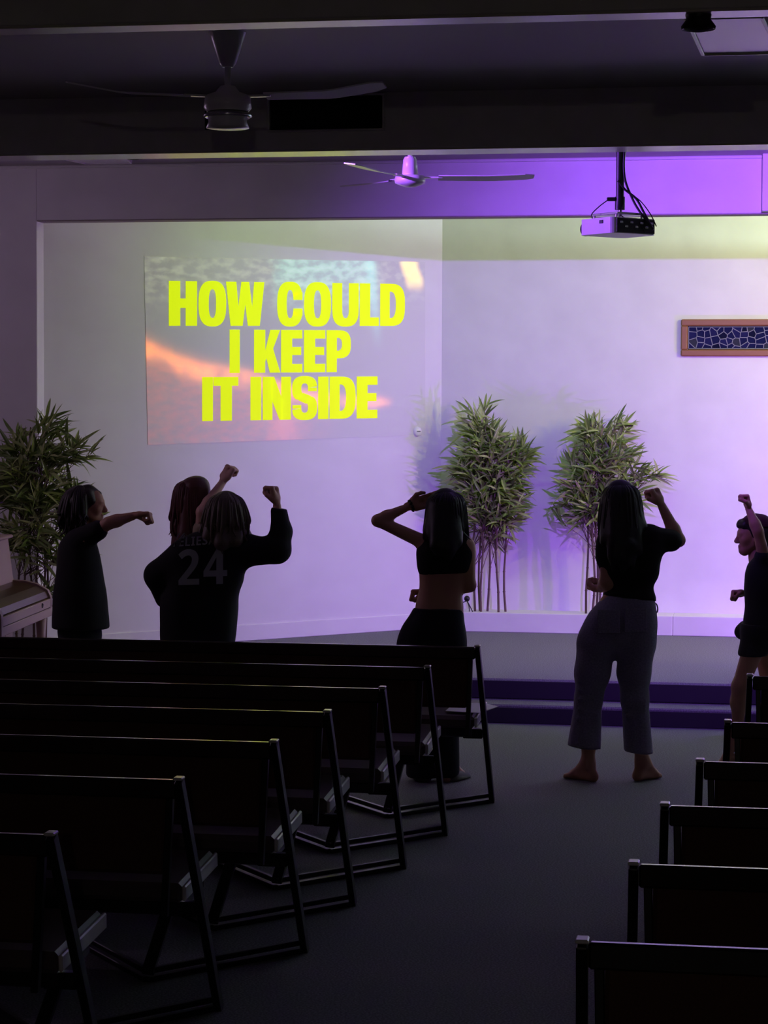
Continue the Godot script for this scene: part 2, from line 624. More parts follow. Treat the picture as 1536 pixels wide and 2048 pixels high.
func slab(called: String, a: Vector3, b: Vector3, m: Material) -> void:
	# a wall of 0.15 m behind the line from a to b
	var d := (b - a).normalized()
	var n := d.cross(Vector3.UP)
	if n.z > 0.0:
		n = -n
	var s := st()
	box(s, (a + b) * 0.5 + n * 0.075 + Vector3(0, CEIL * 0.5, 0), Vector3((b - a).length(), CEIL, 0.15), 0.0, Basis(d, Vector3.UP, d.cross(Vector3.UP)))
	struct(called, done(s), m)

# ------------------------------------------------------------------ projected slide on the splayed wall
func glow(called: String, c: Color, e: Color, k := 1.0) -> StandardMaterial3D:
	var m := mat(called, c, 0.85)
	m.emission_enabled = true
	m.emission = e
	m.emission_energy_multiplier = k
	return m

const RU := [0.0, 0.1, 0.21, 0.35, 0.52, 0.72, 0.9, 1.01]
const RV := [0.465, 0.55, 0.60, 0.64, 0.74, 0.785, 0.785, 0.80]

func projection() -> void:
	var a := Vector3(-5.07, 0, -15.56)
	var d := (Vector3(-2.554, 0, -18.15) - a).normalized()
	var t := thing("projected_light_sheet", "projected slide with bold yellow capitals on the slanted wall of the stage", "screen", a, atan2(-d.z, d.x))  # projector light on the wall, drawn as a glowing sheet with letters
	# local x runs along the wall, z out of it
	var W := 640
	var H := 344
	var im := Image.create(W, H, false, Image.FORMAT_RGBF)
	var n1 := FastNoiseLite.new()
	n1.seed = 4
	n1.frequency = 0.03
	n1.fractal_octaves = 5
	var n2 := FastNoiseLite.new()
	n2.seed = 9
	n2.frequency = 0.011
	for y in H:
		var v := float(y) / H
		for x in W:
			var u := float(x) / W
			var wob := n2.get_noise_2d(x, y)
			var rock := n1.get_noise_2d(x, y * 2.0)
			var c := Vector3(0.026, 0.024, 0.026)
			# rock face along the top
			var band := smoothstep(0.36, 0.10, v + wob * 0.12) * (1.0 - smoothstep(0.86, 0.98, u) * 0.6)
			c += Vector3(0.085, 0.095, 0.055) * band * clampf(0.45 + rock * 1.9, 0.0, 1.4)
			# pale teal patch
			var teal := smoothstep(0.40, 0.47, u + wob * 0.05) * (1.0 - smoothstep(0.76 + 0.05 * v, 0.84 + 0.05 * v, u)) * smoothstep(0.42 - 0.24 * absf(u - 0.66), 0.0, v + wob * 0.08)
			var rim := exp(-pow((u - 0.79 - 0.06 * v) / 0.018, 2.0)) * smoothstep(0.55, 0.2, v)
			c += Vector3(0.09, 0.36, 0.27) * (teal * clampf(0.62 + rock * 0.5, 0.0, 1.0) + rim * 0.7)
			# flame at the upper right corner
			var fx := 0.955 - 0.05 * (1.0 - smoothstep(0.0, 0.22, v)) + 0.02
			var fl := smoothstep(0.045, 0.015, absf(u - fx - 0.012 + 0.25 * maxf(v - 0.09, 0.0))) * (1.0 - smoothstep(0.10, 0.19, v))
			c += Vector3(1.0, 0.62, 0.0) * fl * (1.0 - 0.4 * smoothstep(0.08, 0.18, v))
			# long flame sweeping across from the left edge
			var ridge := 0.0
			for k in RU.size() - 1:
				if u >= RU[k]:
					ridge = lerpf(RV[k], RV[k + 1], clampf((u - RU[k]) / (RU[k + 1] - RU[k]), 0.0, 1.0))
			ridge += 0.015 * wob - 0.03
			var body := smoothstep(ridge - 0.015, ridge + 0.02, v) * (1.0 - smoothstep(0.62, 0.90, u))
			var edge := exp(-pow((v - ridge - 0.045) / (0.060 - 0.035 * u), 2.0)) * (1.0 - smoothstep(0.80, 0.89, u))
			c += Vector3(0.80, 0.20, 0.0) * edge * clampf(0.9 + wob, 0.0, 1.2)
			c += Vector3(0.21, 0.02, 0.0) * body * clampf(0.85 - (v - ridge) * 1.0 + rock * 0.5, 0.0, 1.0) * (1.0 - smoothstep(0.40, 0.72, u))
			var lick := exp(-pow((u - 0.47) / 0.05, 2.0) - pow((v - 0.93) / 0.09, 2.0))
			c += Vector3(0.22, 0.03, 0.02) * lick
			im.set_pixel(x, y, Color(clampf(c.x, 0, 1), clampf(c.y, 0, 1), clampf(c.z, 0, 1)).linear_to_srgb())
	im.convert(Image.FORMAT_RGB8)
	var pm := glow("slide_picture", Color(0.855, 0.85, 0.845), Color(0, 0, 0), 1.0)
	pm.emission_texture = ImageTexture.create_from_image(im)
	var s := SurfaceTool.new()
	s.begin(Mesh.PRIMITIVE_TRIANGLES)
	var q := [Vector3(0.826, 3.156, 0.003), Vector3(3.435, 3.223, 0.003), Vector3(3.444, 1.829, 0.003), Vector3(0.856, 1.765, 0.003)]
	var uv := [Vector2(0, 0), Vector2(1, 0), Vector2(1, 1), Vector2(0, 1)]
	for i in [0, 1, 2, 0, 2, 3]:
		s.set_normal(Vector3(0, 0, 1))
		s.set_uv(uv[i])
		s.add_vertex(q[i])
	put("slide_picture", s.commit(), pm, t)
	var ym := glow("slide_yellow", Color(0.88, 0.90, 0.05), Color(0.84, 0.96, 0.0), 0.62)  # yellow of the projected light put into both albedo and emission
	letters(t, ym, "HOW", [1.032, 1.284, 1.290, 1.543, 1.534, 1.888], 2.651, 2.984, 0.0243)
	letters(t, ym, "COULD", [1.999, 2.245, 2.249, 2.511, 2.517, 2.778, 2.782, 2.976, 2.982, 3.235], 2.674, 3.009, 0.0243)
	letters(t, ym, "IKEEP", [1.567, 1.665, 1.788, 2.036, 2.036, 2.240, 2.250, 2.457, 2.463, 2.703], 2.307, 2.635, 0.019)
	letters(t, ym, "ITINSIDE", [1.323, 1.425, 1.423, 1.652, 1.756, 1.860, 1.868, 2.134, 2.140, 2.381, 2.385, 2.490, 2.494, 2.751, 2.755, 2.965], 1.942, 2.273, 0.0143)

func letters(t: Node3D, m: Material, word: String, xs: Array, y0: float, y1: float, slope: float) -> void:
	for i in word.length():
		var x0: float = xs[2 * i] + 0.004
		var x1: float = xs[2 * i + 1] - 0.004
		var dy: float = (x0 - xs[0]) * slope
		var o := Transform3D(Basis(Vector3(x1 - x0, (x1 - x0) * slope, 0), Vector3(0, y1 - y0, 0), Vector3(0, 0, 1)), Vector3(x0, y0 + dy, 0.004))
		var s := st()
		glyph(s, word[i], o, (x1 - x0) / (y1 - y0))
		put("letter", done(s), m, t)

func glyph(s: SurfaceTool, ch: String, o: Transform3D, asp: float) -> void:
	# heavy grotesque capitals in a unit box; stroke k in units of the width
	var k := 0.40 if not ch in "OCUDS" else 0.365
	k = clampf(k, 0.0, 1.0)
	var hb := 0.16
	var rect := func(x0: float, y0: float, x1: float, y1: float) -> void:
		prism(s, PackedVector2Array([Vector2(x0, y0), Vector2(x1, y0), Vector2(x1, y1), Vector2(x0, y1)]), 0.002, o)
	var strip := func(a: Array, b: Array) -> void:
		for i in a.size() - 1:
			poly(s, [o * Vector3(a[i].x, a[i].y, 0.002), o * Vector3(b[i].x, b[i].y, 0.002), o * Vector3(b[i + 1].x, b[i + 1].y, 0.002), o * Vector3(a[i + 1].x, a[i + 1].y, 0.002)], Vector3(0, 0, 1))
	var ring := func(c: Vector2, ro: Vector2, ri: Vector2, t0: float, t1: float, po := 2.7, pi := 2.5) -> void:
		var a := []
		var b := []
		for i in 41:
			var t := lerpf(t0, t1, i / 40.0)
			var cs := Vector2(cos(t), sin(t))
			a.append(c + Vector2(signf(cs.x) * pow(absf(cs.x), 2.0 / po), signf(cs.y) * pow(absf(cs.y), 2.0 / po)) * ro)
			b.append(c + Vector2(signf(cs.x) * pow(absf(cs.x), 2.0 / pi), signf(cs.y) * pow(absf(cs.y), 2.0 / pi)) * ri)
		strip.call(a, b)
	var h := Vector2(0.5, 0.5)
	match ch:
		"H":
			rect.call(0.0, 0.0, k, 1.0)
			rect.call(1.0 - k, 0.0, 1.0, 1.0)
			rect.call(k, 0.40, 1.0 - k, 0.61)
		"I":
			rect.call(0.0, 0.0, 1.0, 1.0)
		"O":
			ring.call(h, Vector2(0.5, 0.515), Vector2(0.135, 0.325), 0.0, TAU)
		"W":
			var w := PackedVector2Array([Vector2(0, 1), Vector2(0.12, 0), Vector2(0.43, 0), Vector2(0.5, 0.50), Vector2(0.57, 0), Vector2(0.88, 0), Vector2(1, 1), Vector2(0.735, 1), Vector2(0.68, 0.42), Vector2(0.60, 1), Vector2(0.40, 1), Vector2(0.32, 0.42), Vector2(0.265, 1)])
			prism(s, w, 0.002, o)
		"C":
			ring.call(h, Vector2(0.5, 0.515), Vector2(0.135, 0.325), 0.42, TAU - 0.40)
			rect.call(0.632, 0.60, 0.985, 0.775)
			rect.call(0.632, 0.235, 0.985, 0.40)
		"U":
			ring.call(Vector2(0.5, 0.40), Vector2(0.5, 0.415), Vector2(0.13, 0.22), PI, TAU)
			rect.call(0.0, 0.395, 0.37, 1.0)
			rect.call(0.63, 0.395, 1.0, 1.0)
		"L":
			rect.call(0.0, 0.0, 0.54, 1.0)
			rect.call(0.54, 0.0, 1.0, 0.20)
		"D":
			rect.call(0.0, 0.0, 0.38, 1.0)
			ring.call(Vector2(0.40, 0.5), Vector2(0.60, 0.5), Vector2(0.235, 0.315), -PI / 2, PI / 2, 2.9, 2.5)
			rect.call(0.37, 0.815, 0.41, 1.0)
			rect.call(0.37, 0.0, 0.41, 0.185)
		"K":
			rect.call(0.0, 0.0, 0.42, 1.0)
			prism(s, PackedVector2Array([Vector2(0.42, 0.50), Vector2(0.62, 1.0), Vector2(0.99, 1.0), Vector2(0.72, 0.56), Vector2(1.0, 0.0), Vector2(0.60, 0.0), Vector2(0.47, 0.34), Vector2(0.42, 0.26)]), 0.002, o)
		"E":
			rect.call(0.0, 0.0, 0.52, 1.0)
			rect.call(0.52, 0.80, 1.0, 1.0)
			rect.call(0.52, 0.41, 0.95, 0.60)
			rect.call(0.52, 0.0, 1.0, 0.20)
		"P":
			rect.call(0.0, 0.0, 0.42, 1.0)
			ring.call(Vector2(0.44, 0.665), Vector2(0.56, 0.335), Vector2(0.20, 0.155), -PI / 2, PI / 2, 2.9, 2.4)
			rect.call(0.41, 0.82, 0.45, 1.0)
			rect.call(0.41, 0.33, 0.45, 0.51)
		"T":
			rect.call(0.29, 0.0, 0.74, 1.0)
			rect.call(0.0, 0.80, 0.29, 1.0)
			rect.call(0.74, 0.80, 1.0, 1.0)
		"N":
			rect.call(0.0, 0.0, 0.34, 1.0)
			rect.call(0.66, 0.0, 1.0, 1.0)
			prism(s, PackedVector2Array([Vector2(0.30, 1.0), Vector2(0.40, 1.0), Vector2(0.70, 0.46), Vector2(0.70, 0.0), Vector2(0.60, 0.0), Vector2(0.30, 0.50)]), 0.002, o)
		"S":
			ring.call(Vector2(0.5, 0.72), Vector2(0.5, 0.295), Vector2(0.14, 0.125), 0.10, 1.5 * PI - 0.55)
			ring.call(Vector2(0.5, 0.275), Vector2(0.5, 0.29), Vector2(0.14, 0.12), -PI + 0.10, 0.5 * PI - 0.55)
			prism(s, PackedVector2Array([Vector2(0.17, 0.50), Vector2(0.44, 0.62), Vector2(0.72, 0.555), Vector2(0.83, 0.50), Vector2(0.56, 0.365), Vector2(0.28, 0.44)]), 0.002, o)
			rect.call(0.64, 0.66, 0.985, 0.745)
			rect.call(0.015, 0.255, 0.36, 0.335)

# ------------------------------------------------------------------ pews
func make_pew(s: float, L: float) -> Node3D:
	var t := thing("church_pew", "pew", "pew")
	var z_at := func(h: float) -> float: return -0.42 * (1.0 - h / 0.86)
	var ends := [0.0, L]
	for e in 2:
		var x: float = s * ends[e]
		var out: float = -s * 0.03 if e == 0 else s * 0.03
		var g := st()
		bar(g, Vector3(x, 0.855, 0.002), Vector3(x + out, 0.0, -0.42), 0.026, 0.042)
		put("leg", done(g), M.black_steel, t)
		put("leg_cap", boxm(Vector3(x, 0.861, 0.003), Vector3(0.030, 0.010, 0.046), 0.003), M.leg_cap, t)
		var dir: float = s if e == 0 else -s
		var foot := Vector3(x + out, 0.0, -0.42)
		var vert := foot + Vector3(dir * 0.465, 0, 0.538)
		var foot2 := foot + Vector3(dir * 0.90, 0, 0.0)
		for f in [foot, foot2]:
			g = st()
			bar(g, f + Vector3(0, 0.040, 0), vert + Vector3(0, 0.040, 0), 0.020, 0.022, Vector3.UP)
			bar(g, f + Vector3(0, 0.010, 0), vert + Vector3(0, 0.010, 0), 0.020, 0.030, Vector3.UP)
			put("floor_bar", done(g), M.black_steel, t)
		g = st()
		bar(g, vert + Vector3(0, 0.03, 0), Vector3(vert.x - dir * 0.06, 0.40, -0.20), 0.045, 0.022)
		put("strut", done(g), M.black_steel, t)
		g = st()
		bar(g, foot2 + Vector3(0, 0.03, 0), Vector3(foot2.x, 0.40, -0.40), 0.030, 0.030)
		put("strut", done(g), M.black_steel, t)
		g = st()
		var xu: float = x + dir * 0.036
		bar(g, Vector3(xu, 0.81, -0.030), Vector3(xu + dir * 0.012, 0.41, 0.0), 0.022, 0.03)
		put("back_upright", done(g), M.black_steel, t)
		g = st()
		box(g, Vector3(x + dir * 0.05, 0.385, z_at.call(0.385) - 0.01), Vector3(0.10, 0.05, 0.04))
		put("seat_bracket", done(g), M.black_steel, t)
	var cx := s * L * 0.5
	put("top_rail", boxm(Vector3(cx, 0.822, z_at.call(0.822)), Vector3(L - 0.026, 0.062, 0.026), 0.006), M.pew_wood, t)
	var g := st()
	bar(g, Vector3(cx, 0.80, -0.034), Vector3(cx, 0.545, -0.018), L - 0.10, 0.038, Vector3.RIGHT, 0.012)
	put("back_panel", done(g), M.pew_fabric, t)
	# seat cushion: rounded slab, a little higher at its front
	var b := Blob.new()
	var lean := Basis(Vector3.RIGHT, 0.06)
	g = st()
	box(g, Vector3(cx, 0.463, -0.39), Vector3(L - 0.062, 0.065, 0.46), 0.018, lean)
	put("seat_cushion", done(g), M.seat_vinyl, t)
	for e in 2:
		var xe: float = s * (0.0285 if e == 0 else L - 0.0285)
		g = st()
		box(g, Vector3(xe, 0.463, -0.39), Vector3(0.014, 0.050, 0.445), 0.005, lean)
		put("seat_end", done(g), M.seat_highlight, t)  # strip lighter than the cushion, a painted highlight on its end
	g = st()
	box(g, Vector3(cx, 0.405, -0.36), Vector3(L - 0.10, 0.05, 0.34), 0.006, lean)
	put("seat_frame", done(g), M.pew_wood, t)
	return t

func pews() -> void:
	var left := [[-1.379, 11.136], [-1.494, 10.204], [-1.569, 9.396], [-1.658, 8.623], [-1.695, 7.807], [-1.821, 6.956], [-1.934, 5.987]]
	var lab := ["front dark pew of the left block, white paper on its seat end", "second dark pew from the stage in the left block", "third dark pew from the stage in the left block", "fourth dark pew from the stage in the left block", "fifth dark pew from the stage, third from the near end of the left block", "sixth dark pew of the left block, in front of the nearest one", "nearest dark pew of the left block, at the lower left corner"]
	var p0 := make_pew(-1.0, 3.7)
	for i in left.size():
		var p := p0 if i == 0 else copy(p0)
		p.position = Vector3(left[i][0], 0, -left[i][1])
		tag(p, lab[i], "pew", "pews left of the aisle")
	var right := [[-0.378, 4.997], [-0.312, 5.883], [-0.268, 6.779], [-0.186, 7.657], [-0.106, 8.641], [-0.029, 10.163]]
	var labr := ["nearest dark pew right of the aisle, at the lower right corner", "second nearest dark pew right of the aisle, brown fabric back", "third dark pew from the near end right of the aisle", "fourth dark pew from the near end right of the aisle", "dark pew right of the aisle, second from the front, hiding the child's shin", "front dark pew right of the aisle, just below the child with the raised arm"]
	var r0 := make_pew(1.0, 3.7)
	for i in right.size():
		var p := r0 if i == 0 else copy(r0)
		p.position = Vector3(right[i][0], 0, -right[i][1])
		tag(p, labr[i], "pew", "pews right of the aisle")
	var pap := st()
	prism(pap, PackedVector2Array([Vector2(-0.14, -0.11), Vector2(0.04, -0.14), Vector2(0.115, 0.05), Vector2(0.02, 0.13), Vector2(-0.12, 0.12)]), 0.003, Transform3D(Basis(Vector3.RIGHT, Vector3(0, 0.06, -1), Vector3(0, 1, 0.06)), Vector3.ZERO))
	var pp := put("paper_sheet", done(pap), M.paper)
	pp.position = Vector3(-1.43, 0.503, -11.47)
	tag(pp, "white sheet of paper lying on the aisle end of the front left pew", "paper")

func copy(o: Node3D) -> Node3D:
	var c: Node3D = o.duplicate()
	c.name = numbered(String(o.name).rstrip("0123456789").rstrip("_"))
	add_child(c)
	return c

# ------------------------------------------------------------------ piano
func piano() -> void:
	# stands side on: its length runs away from the camera, keys face the aisle (+x of its own frame)
	var t := thing("upright_piano", "light wooden upright piano with a brown key lid at the left, beside the plant", "piano", Vector3(-4.578, 0, -14.2), 0.10)
	var L := 1.42
	var pr := func(pts: Array, z0: float, z1: float) -> ArrayMesh:
		var s := st()
		prism(s, PackedVector2Array(pts), z1 - z0, Transform3D(Basis.IDENTITY, Vector3(0, 0, z0)))
		return done(s)
	put("body", pr.call([Vector2(-0.62, 0.0), Vector2(-0.27, 0.0), Vector2(-0.25, 0.90), Vector2(-0.285, 1.185), Vector2(-0.62, 1.185)], 0.03, L - 0.03), M.piano_wood, t)
	put("top_lid", boxm(Vector3(-0.445, 1.195, L * 0.5), Vector3(0.37, 0.022, L + 0.02), 0.006), M.piano_wood, t)
	put("key_bed", boxm(Vector3(-0.125, 0.70, L * 0.5), Vector3(0.25, 0.055, L), 0.004), M.piano_wood, t)
	put("key_slip", boxm(Vector3(-0.012, 0.760, L * 0.5), Vector3(0.024, 0.058, L), 0.004), M.piano_wood, t)
	put("key_slip_gap", boxm(Vector3(-0.02, 0.7295, L * 0.5), Vector3(0.03, 0.006, L - 0.02), 0.0), M.piano_gap, t)
	put("fallboard", pr.call([Vector2(-0.26, 0.775), Vector2(-0.03, 0.782), Vector2(-0.012, 0.80), Vector2(-0.03, 0.838), Vector2(-0.09, 0.872), Vector2(-0.17, 0.892), Vector2(-0.26, 0.90)], 0.05, L - 0.05), M.piano_lid, t)
	for z in [0.0, L - 0.05]:
		put("cheek", pr.call([Vector2(-0.26, 0.72), Vector2(0.0, 0.72), Vector2(0.0, 0.80), Vector2(-0.02, 0.845), Vector2(-0.09, 0.885), Vector2(-0.17, 0.905), Vector2(-0.26, 0.91)], z, z + 0.05), M.piano_wood, t)
	var s := st()
	lathe(s, [Vector2(0, 0.006), Vector2(0.013, 0.006), Vector2(0.016, 0.0)], Transform3D(Basis(Vector3(0, 1, 0), Vector3(1, 0, 0), Vector3(0, 0, 1)), Vector3(0.0, 0.765, 0.30)), 14)
	put("lock", done(s), M.black_plastic, t)
	for i in 6:
		put("panel_slat", boxm(Vector3(-0.262, 0.36, 0.14 + i * 0.23), Vector3(0.016, 0.56, 0.20), 0.006), M.piano_wood, t)
	for z in [0.03, L - 0.09]:
		s = st()
		lathe(s, [Vector2(0.0, 0.0), Vector2(0.03, 0.0), Vector2(0.022, 0.08), Vector2(0.034, 0.30), Vector2(0.026, 0.50), Vector2(0.036, 0.66), Vector2(0, 0.675)], Transform3D(Basis.IDENTITY, Vector3(-0.06, 0, z + 0.03)), 16)
		put("leg", done(s), M.piano_wood, t)

# ------------------------------------------------------------------ plants
var leaf_mesh: Array = []
const BEND := [0.10, 0.35, 0.2, 0.55]
const LEN := [0.155, 0.18, 0.14, 0.165]
const WID := [0.027, 0.029, 0.023, 0.025]

func leaf_st(s: SurfaceTool, xf: Transform3D, len: float, wid: float, bend: float) -> void:
	# lanceolate blade along local y, folded along the midrib
	var N := 5
	var mid := []
	var lft := []
	var rgt := []
	for i in N + 1:
		var t := float(i) / N
		var w := wid * pow(sin(PI * clampf(t * 0.92 + 0.06, 0, 1)), 0.8) * (1.0 - 0.25 * t)
		if i == N:
			w = 0.0
		var y := t * len
		var z := -bend * t * t * len
		mid.append(xf * Vector3(0, y, z))
		lft.append(xf * Vector3(-w * 0.5, y, z + w * 0.22))
		rgt.append(xf * Vector3(w * 0.5, y, z + w * 0.22))
	var up := xf.basis.z
	for i in N:
		poly(s, [mid[i], mid[i + 1], lft[i + 1], lft[i]], up)
		poly(s, [mid[i], rgt[i], rgt[i + 1], mid[i + 1]], up)

func plants() -> void:
	for v in 4:
		var s := st()
		leaf_st(s, Transform3D.IDENTITY, LEN[v], WID[v], BEND[v])
		leaf_mesh.append(done(s))
	# tip regions: centre, half sizes (across, up, deep), number of twigs
	bamboo(1, Vector3(-2.10, 0.412, -17.94), "tall bamboo plant by the back wall corner, behind the woman in the crop top", [[-0.155, 0.0], [-0.085, 0.02], [-0.035, -0.03], [0.04, 0.03], [0.10, -0.02], [-0.11, -0.04]],
		[[Vector3(-0.14, 1.50, 0.0), Vector3(0.10, 0.19, 0.09), 18], [Vector3(-0.03, 1.20, 0.02), Vector3(0.28, 0.24, 0.13), 78], [Vector3(-0.02, 0.94, 0.02), Vector3(0.29, 0.24, 0.13), 74], [Vector3(0.01, 0.74, 0.0), Vector3(0.19, 0.13, 0.11), 26], [Vector3(0.17, 1.27, 0.0), Vector3(0.14, 0.13, 0.08), 20], [Vector3(-0.02, 1.38, 0.0), Vector3(0.15, 0.12, 0.08), 16]], 1.70)
	bamboo(2, Vector3(-1.27, 0.412, -17.94), "bamboo plant behind the woman in jeans, shadow on the wall to its left", [[-0.07, 0.0], [-0.02, 0.03], [0.02, -0.02], [0.06, 0.02], [0.0, -0.04]],
		[[Vector3(-0.02, 1.46, 0.0), Vector3(0.14, 0.14, 0.09), 16], [Vector3(0.18, 1.45, 0.0), Vector3(0.09, 0.12, 0.08), 10], [Vector3(0.05, 1.22, 0.02), Vector3(0.27, 0.20, 0.12), 58], [Vector3(-0.06, 0.98, 0.02), Vector3(0.22, 0.22, 0.12), 50], [Vector3(0.42, 1.12, 0.02), Vector3(0.13, 0.07, 0.06), 9], [Vector3(0.22, 0.95, 0.02), Vector3(0.16, 0.14, 0.10), 18], [Vector3(-0.20, 0.80, 0.0), Vector3(0.12, 0.12, 0.08), 8]], 1.62)
	bamboo(3, Vector3(-4.99, STAGE, -15.02), "dark artificial bamboo plant at the left edge, behind the piano", [[-0.10, 0.0], [-0.05, 0.04], [0.0, -0.02], [0.05, 0.02], [0.09, -0.03], [0.12, 0.02]],
		[[Vector3(-0.02, 1.58, 0.0), Vector3(0.20, 0.18, 0.13), 22], [Vector3(-0.02, 1.30, 0.05), Vector3(0.36, 0.24, 0.20), 80], [Vector3(0.0, 1.02, 0.05), Vector3(0.34, 0.24, 0.20), 70], [Vector3(0.34, 1.48, 0.02), Vector3(0.13, 0.06, 0.06), 10], [Vector3(0.33, 1.10, 0.02), Vector3(0.14, 0.14, 0.08), 14], [Vector3(0.26, 0.76, 0.04), Vector3(0.17, 0.10, 0.08), 12], [Vector3(0.22, 0.55, 0.04), Vector3(0.12, 0.09, 0.06), 6]], 1.72)

func bamboo(sd: int, at: Vector3, label: String, canes: Array, zones: Array, top: float) -> void:
	var r := RandomNumberGenerator.new()
	r.seed = 40 + sd
	var t := thing("bamboo_plant", label, "plant", at, 0.0, "artificial bamboo plants")
	var s := st()
	var axes := []
	for c in canes:
		var pts := []
		var rad := []
		var lx := r.randf_range(-0.05, 0.05)
		var hh := top * r.randf_range(0.72, 1.0)
		for i in 9:
			var f := i / 8.0
			pts.append(Vector3(c[0] + lx * f * f + 0.012 * sin(f * 9.0 + c[0] * 30.0), 0.001 + hh * f, c[1] + 0.02 * f * sin(f * 5.0)))
			rad.append(lerpf(0.0095, 0.004, f))
		s = st()
		tube(s, pts, rad, 8)
		for i in range(1, 8):   # nodes of the cane
			tube(s, [pts[i] - Vector3(0, 0.004, 0), pts[i] + Vector3(0, 0.004, 0)], [rad[i] * 1.3], 8)
		put("cane", done(s), M.cane, t)
		axes.append(pts)
	var tw := st()
	var leaves := []
	for z in zones:
		for i in z[2]:
			var d := Vector3(r.randfn(), r.randfn(), r.randfn()).normalized() * pow(r.randf(), 0.45)
			var tip: Vector3 = z[0] + d * z[1]
			tip.z = maxf(tip.z, -0.13 if sd < 3 else -0.28)
			var ax: Array = axes[r.randi() % axes.size()]
			var hb := clampf(tip.y - r.randf_range(0.05, 0.25), 0.35, top * 0.98)
			var ip := clampi(int(round(hb / top * 8.0)), 1, 8)
			var base: Vector3 = ax[ip]
			var dir := (tip - base)
			if dir.length() > 0.5:
				base = tip - dir.normalized() * 0.35
			dir = (tip - base).normalized()
			tube(tw, [base, base.lerp(tip, 0.55) + Vector3(0, 0.02, 0), tip], [0.003, 0.0022, 0.0015], 4)
			var n := 5 + r.randi() % 3
			var outw := Vector3(d.x * z[1].x * 1.3 + tip.x * 0.5, 0.10 + d.y * 0.25, d.z * 0.25 + 0.03)
			outw = (outw.normalized() * 0.55 + dir * 0.5 + Vector3(r.randfn(), r.randfn() * 0.6, r.randfn()) * 0.25).normalized()
			for j in n:
				var sp := Vector3(r.randfn(), r.randfn() * 0.75 - 0.12, r.randfn() * 0.8) * 0.55
				var y := (outw + sp).normalized()
				var zz := Vector3(r.randfn() * 0.6, 0.8, r.randf_range(0.1, 1.3))
				var x := y.cross(zz).normalized()
				zz = x.cross(y)
				var sc := r.randf_range(0.75, 1.15)
				leaves.append([Transform3D(Basis(x * sc, y * sc, zz * sc), tip - dir * (j * 0.016)), r.randi() % 4, r.randi() % 3])
	# keep leaves out of the wall behind
	var keep := []
	for l in leaves:
		var end: Vector3 = l[0].origin + l[0].basis.y * LEN[l[1]] - l[0].basis.z * (BEND[l[1]] * LEN[l[1]] + 0.01)
		var lim := -0.195 if sd < 3 else -0.35
		if minf(end.z, l[0].origin.z) > lim:
			keep.append(l)
	put("twig", done(tw), M.cane, t)
	keep.sort_custom(func(a, b): return a[0].origin.z > b[0].origin.z)
	var far := [st(), st(), st()]
	for i in keep.size():
		var l: Array = keep[i]
		if i < 300:
			var o := put("leaf", leaf_mesh[l[1]], M["leaf_%d" % l[2]], t)
			o.transform = l[0]
		else:
			leaf_st(far[l[2]], l[0], LEN[l[1]], WID[l[1]], BEND[l[1]])
	for i in 3:
		var o := put("foliage", done(far[i]), M["leaf_%d" % i], t)
		o.set_meta("kind", "stuff")

